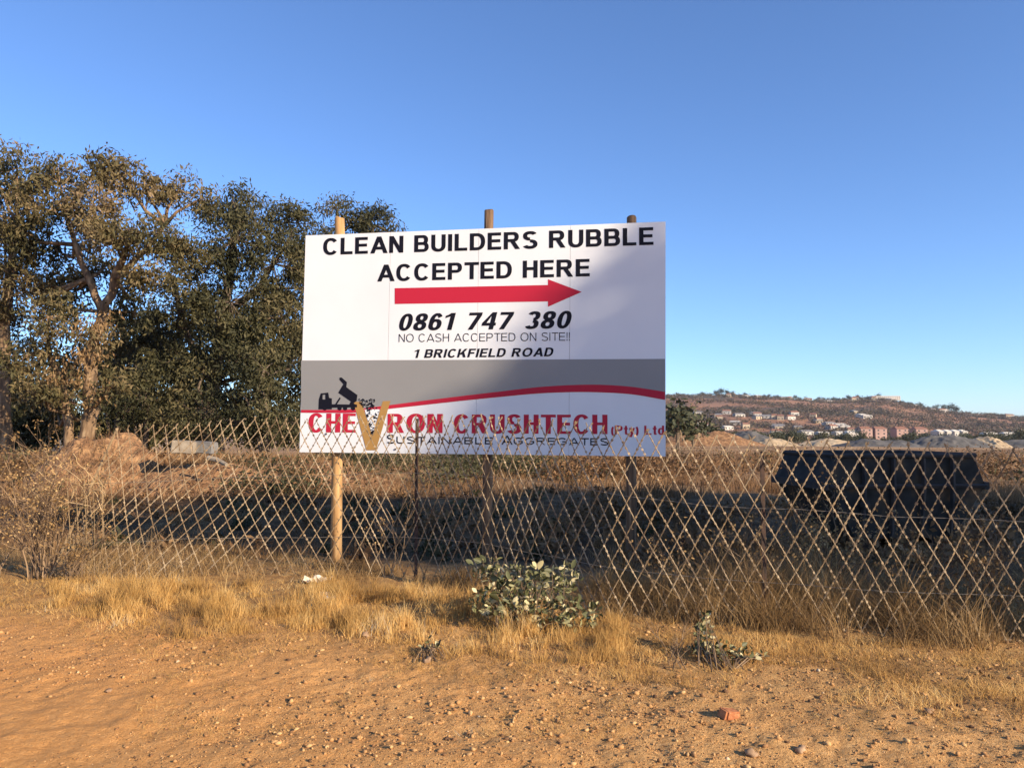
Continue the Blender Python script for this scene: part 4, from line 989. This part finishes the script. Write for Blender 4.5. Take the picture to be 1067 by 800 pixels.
def small_tree_mesh(seed, h=8, n=420, L=.9):
    rs_ = np.random.RandomState(seed); P = []
    for k in range(7):
        c = np.array([rs_.uniform(-.28, .28)*h, rs_.uniform(-.28, .28)*h, h*rs_.uniform(.4, .85)]); P.append(c+rs_.normal(size=(n//7, 3))*h*np.array([.13, .13, .10]))
    V_, F_ = leaves(rs_, np.concatenate(P), L, L*.6, .2); me = np_mesh('crown', V_, F_, 4)
    b = MB(); b.tube([(0, 0, -1), (0, 0, h*.4), (rs_.uniform(-.5, .5), 0, h*.75)], [h*.035, h*.028, h*.01], 6)
    for a in range(3): b.tube([(0, 0, h*.35), (math.cos(a*2.1)*h*.2, math.sin(a*2.1)*h*.2, h*.65)], [h*.02, h*.008], 4)
    return me, b.mesh('trunk')
protos = []
for k in range(4):
    c, t_ = small_tree_mesh(100+k); c.materials.append(M['leaf_far']); t_.materials.append(M['bark_dark'])
    protos.append((c, t_))
def far_tree(x, y, z, s, k, label, group, rnd, mesh=None):
    e = empty('tree', (x, y, z), label, 'tree', group, rnd.uniform(0, 6.28)); e.scale = (s*rnd.uniform(.9, 1.3), s*rnd.uniform(.9, 1.3), s)
    c, t_ = protos[k]
    for nm, me in (('crown', c), ('trunk', t_)):
        o = bpy.data.objects.new(nm, me); COL.objects.link(o); o.parent = e
rnd = random.Random(77)
def where(px):
    if px < 760: return 'just right of the signboard'
    if px < 820: return 'between the signboard and the skip'
    if px < 880: return 'above the left end of the skip'
    if px < 965: return 'in line with the pink flats'
    if px < 1012: return 'in line with the cream townhouses'
    return 'near the right edge of the view'
# valley trees: dark belt in front of the hill
for i in range(130):
    px = rnd.uniform(696, 1085); Y = rnd.uniform(330, 520)
    if rnd.random() < .25: px = rnd.uniform(700, 830)
    x = gx(px, Y); far_tree(x, Y, gz(x, Y), rnd.uniform(.5, 1.0), i % 4, 'dark tree at the hill foot, '+where(px), 'trees at the foot of the hill', rnd)
for i, (px, Y, s, lab) in enumerate([(706, 62, .48, 'dark bushy tree just right of the signboard edge'), (722, 75, .5, 'second dark tree right of the signboard, slightly behind'), (740, 98, .45, 'small dark tree right of the pair beside the signboard'), (700, 110, .8, 'taller dark tree peeping out behind the signboard edge')]):
    x = gx(px, Y); far_tree(x, Y, gz(x, Y), s, i % 4, lab, 'dark trees beside the signboard', rnd)
for i in range(36):
    px = rnd.uniform(700, 1075); Y = rnd.uniform(185, 280)
    if i < 20: px = rnd.uniform(700, 850)
    x = gx(px, Y); far_tree(x, Y, gz(x, Y), rnd.uniform(.30, .62), i % 4, 'scrubby tree behind the heaps, '+where(px), 'trees behind the heaps', rnd)
# ridge trees
for i in range(130):
    px = rnd.uniform(694, 1090); Y = rnd.uniform(1420, 1540); x = gx(px, Y)
    far_tree(x, Y, hz(x, Y)-1, rnd.uniform(.6, 1.35), i % 4, 'tree on the hill skyline, '+where(px), 'trees along the ridge', rnd)
for px, s in ((752, 2.0), (758, 1.8), (746, 1.6), (985, 2.0), (992, 2.2), (998, 1.9), (960, 1.6), (916, 1.8)):
    Y = 1470; x = gx(px, Y); far_tree(x, Y, hz(x, Y)-1, s, int(px) % 4, 'large tree on the hill skyline, '+where(px), 'large trees on the ridge', rnd)
# scrub over the slope
rs = np.random.RandomState(5); P = []
for i in range(8000):
    Y = rs.uniform(700, 1500); x = rs.uniform(.18, .72)*Y
    if noise.noise((x*.01, Y*.01, 3)) > rs.uniform(-.4, .35):
        r = rs.uniform(1.5, 3.5); P.append(rs.normal(size=(20, 3))*np.array([r, r, r*.5])+np.array([x, Y, hz(x, Y)+r*.6]))
Vv, Ff = leaves(rs, np.concatenate(P), 2.0, 1.4, .1)
tag(link('hillside_scrub', np_mesh('hillside_scrub', Vv, Ff, 4), M['scrub_far']), 'dull green and brown scrub covering the far hillside', 'scrub', kind='stuff')
# houses
def house_meshes(w_, d_, h, roofh, flatroof=False):
    b = MB(); b.box((0, 0, h/2-1), (w_, d_, h+2)); wall = b.mesh('wall')
    b = MB(); o_ = .4
    if flatroof: b.box((0, 0, h+.2), (w_+.6, d_+.6, .4))
    else: b.add([(-w_/2-o_, -d_/2-o_, h), (w_/2+o_, -d_/2-o_, h), (w_/2+o_, d_/2+o_, h), (-w_/2-o_, d_/2+o_, h), (-w_/2+1, 0, h+roofh), (w_/2-1, 0, h+roofh)], [(0, 1, 5, 4), (1, 2, 5), (2, 3, 4, 5), (3, 0, 4), (3, 2, 1, 0)])
    roof = b.mesh('roof')
    b = MB(); n = max(2, int(w_/4)); st = max(1, int(h/3))
    for fl in range(st):
        for k in range(n): b.box((-w_/2+(k+.5)*w_/n, -d_/2-.03, 1.5+fl*3), (1.5, .1, 1.3))
    return wall, roof, b.mesh('window')
def house(x, y, z, ms, mats, label, group=None, rz=0, name='house', cat='house'):
    e = empty(name, (x, y, z), label, cat, group, rz)
    for nm, me, m in zip(('wall', 'roof', 'windows'), ms, mats):
        me2 = me if me.materials and me.materials[0] == M[m] else (me if not me.materials else me.copy())
        if not me2.materials: me2.materials.append(M[m])
        elif me2.materials[0] != M[m]: me2.materials[0] = M[m]
        o = bpy.data.objects.new(nm, me2); COL.objects.link(o); o.parent = e
kinds = []
for wm, rm, dims in (('wall_white', 'roof_red', (11, 8, 4, 2)), ('wall', 'roof_grey', (9, 8, 3.2, 1.6)), ('wall_white', 'roof_grey', (14, 8, 3.2, 1.6)), ('wall', 'roof_red', (8, 8, 5, 1.8)), ('wall_white', 'roof_pale', (12, 8, 3.2, 1.2))):
    kinds.append((house_meshes(*dims), (wm, rm, 'window')))
KL = ['white house with clay roof %s', 'cream house with grey roof %s', 'long white grey-roofed house %s', 'tall cream house %s', 'pale-roofed house %s']
for i in range(64):
    if i < 24: px = rnd.uniform(740, 1060); Y = rnd.uniform(1330, 1490)
    else: px = rnd.uniform(720, 905); Y = rnd.uniform(760, 1050)
    x = gx(px, Y); k = kinds[i % 5]
    house(x, Y, hz(x, Y), k[0], k[1], KL[i % 5] % ('near the skyline, ' if i < 24 else 'low on the hill, ')+where(px), 'houses near the skyline' if i < 24 else 'houses on the lower hillside', rnd.uniform(-.5, .5))
for i, (px, lab) in enumerate(((887, 'white flat-roofed house left of the pink flats'), (900, 'pink block of flats, leftmost of the four'), (915, 'pink block of flats, second from the left'), (937, 'pink block of flats, third from the left'), (957, 'pink block of flats, rightmost of the four'))):
    Y = 700; x = gx(px, Y); h = 9 if i else 5
    house(x, Y, hz(x, Y)+1, house_meshes(11, 10, h, 2), ('wall_white' if i == 0 else 'wall_pink', 'roof_pale' if i == 0 else 'roof_red', 'window'), lab, 'blocks of flats at the hill foot', .1, 'apartment_block', 'building')
for i, px in enumerate((977, 985, 993, 1001)):
    tl = ('leftmost', 'second from the left', 'third from the left', 'rightmost')[i]
    Y = 690; x = gx(px, Y)
    house(x, Y, hz(x, Y)+1, house_meshes(6.5, 10, 7, 2), ('wall_white', 'roof_pale', 'window'), 'cream townhouse right of the pink flats, %s of the row of four' % tl, 'row of cream townhouses', .3, 'townhouse')
Y = 1440; x = gx(923, Y); house(x, Y, hz(x, Y)+1, house_meshes(52, 14, 6, 2, True), ('wall_white', 'roof_pale', 'window'), 'long white building on top of the hill', None, 0, 'long_building', 'building')
Y = 640
for px, lab in ((1030, 'small white house at the far right, nearer the flats'), (1050, 'small white house at the far right, nearer the edge')):
    x = gx(px, Y); house(x, Y, hz(x, Y)+3, house_meshes(12, 8, 4, 1.5), ('wall_white', 'roof_pale', 'window'), lab, None, .2)
Y = 55; x = gx(-2, Y); house(x, Y, gz(x, Y), house_meshes(7, 8, 3.6, 1.4), ('wall', 'roof_red', 'window'), 'cream house glimpsed under the gums at the left edge', None, .2)

# ------------------------------------------------------------------ thin evening haze over the valley
b = MB(); b.box((0, 2900, 55), (9400, 6600, 140))
hm = bpy.data.materials.new('haze'); hm.use_nodes = True; t_ = hm.node_tree; t_.nodes.clear()
vo = t_.nodes.new('ShaderNodeVolumePrincipled'); vo.inputs['Density'].default_value = .00006; vo.inputs['Color'].default_value = (.80, .88, 1, 1); vo.inputs['Anisotropy'].default_value = .2
ou = t_.nodes.new('ShaderNodeOutputMaterial'); t_.links.new(vo.outputs[0], ou.inputs['Volume'])
tag(b.build('haze', hm), kind='stuff')
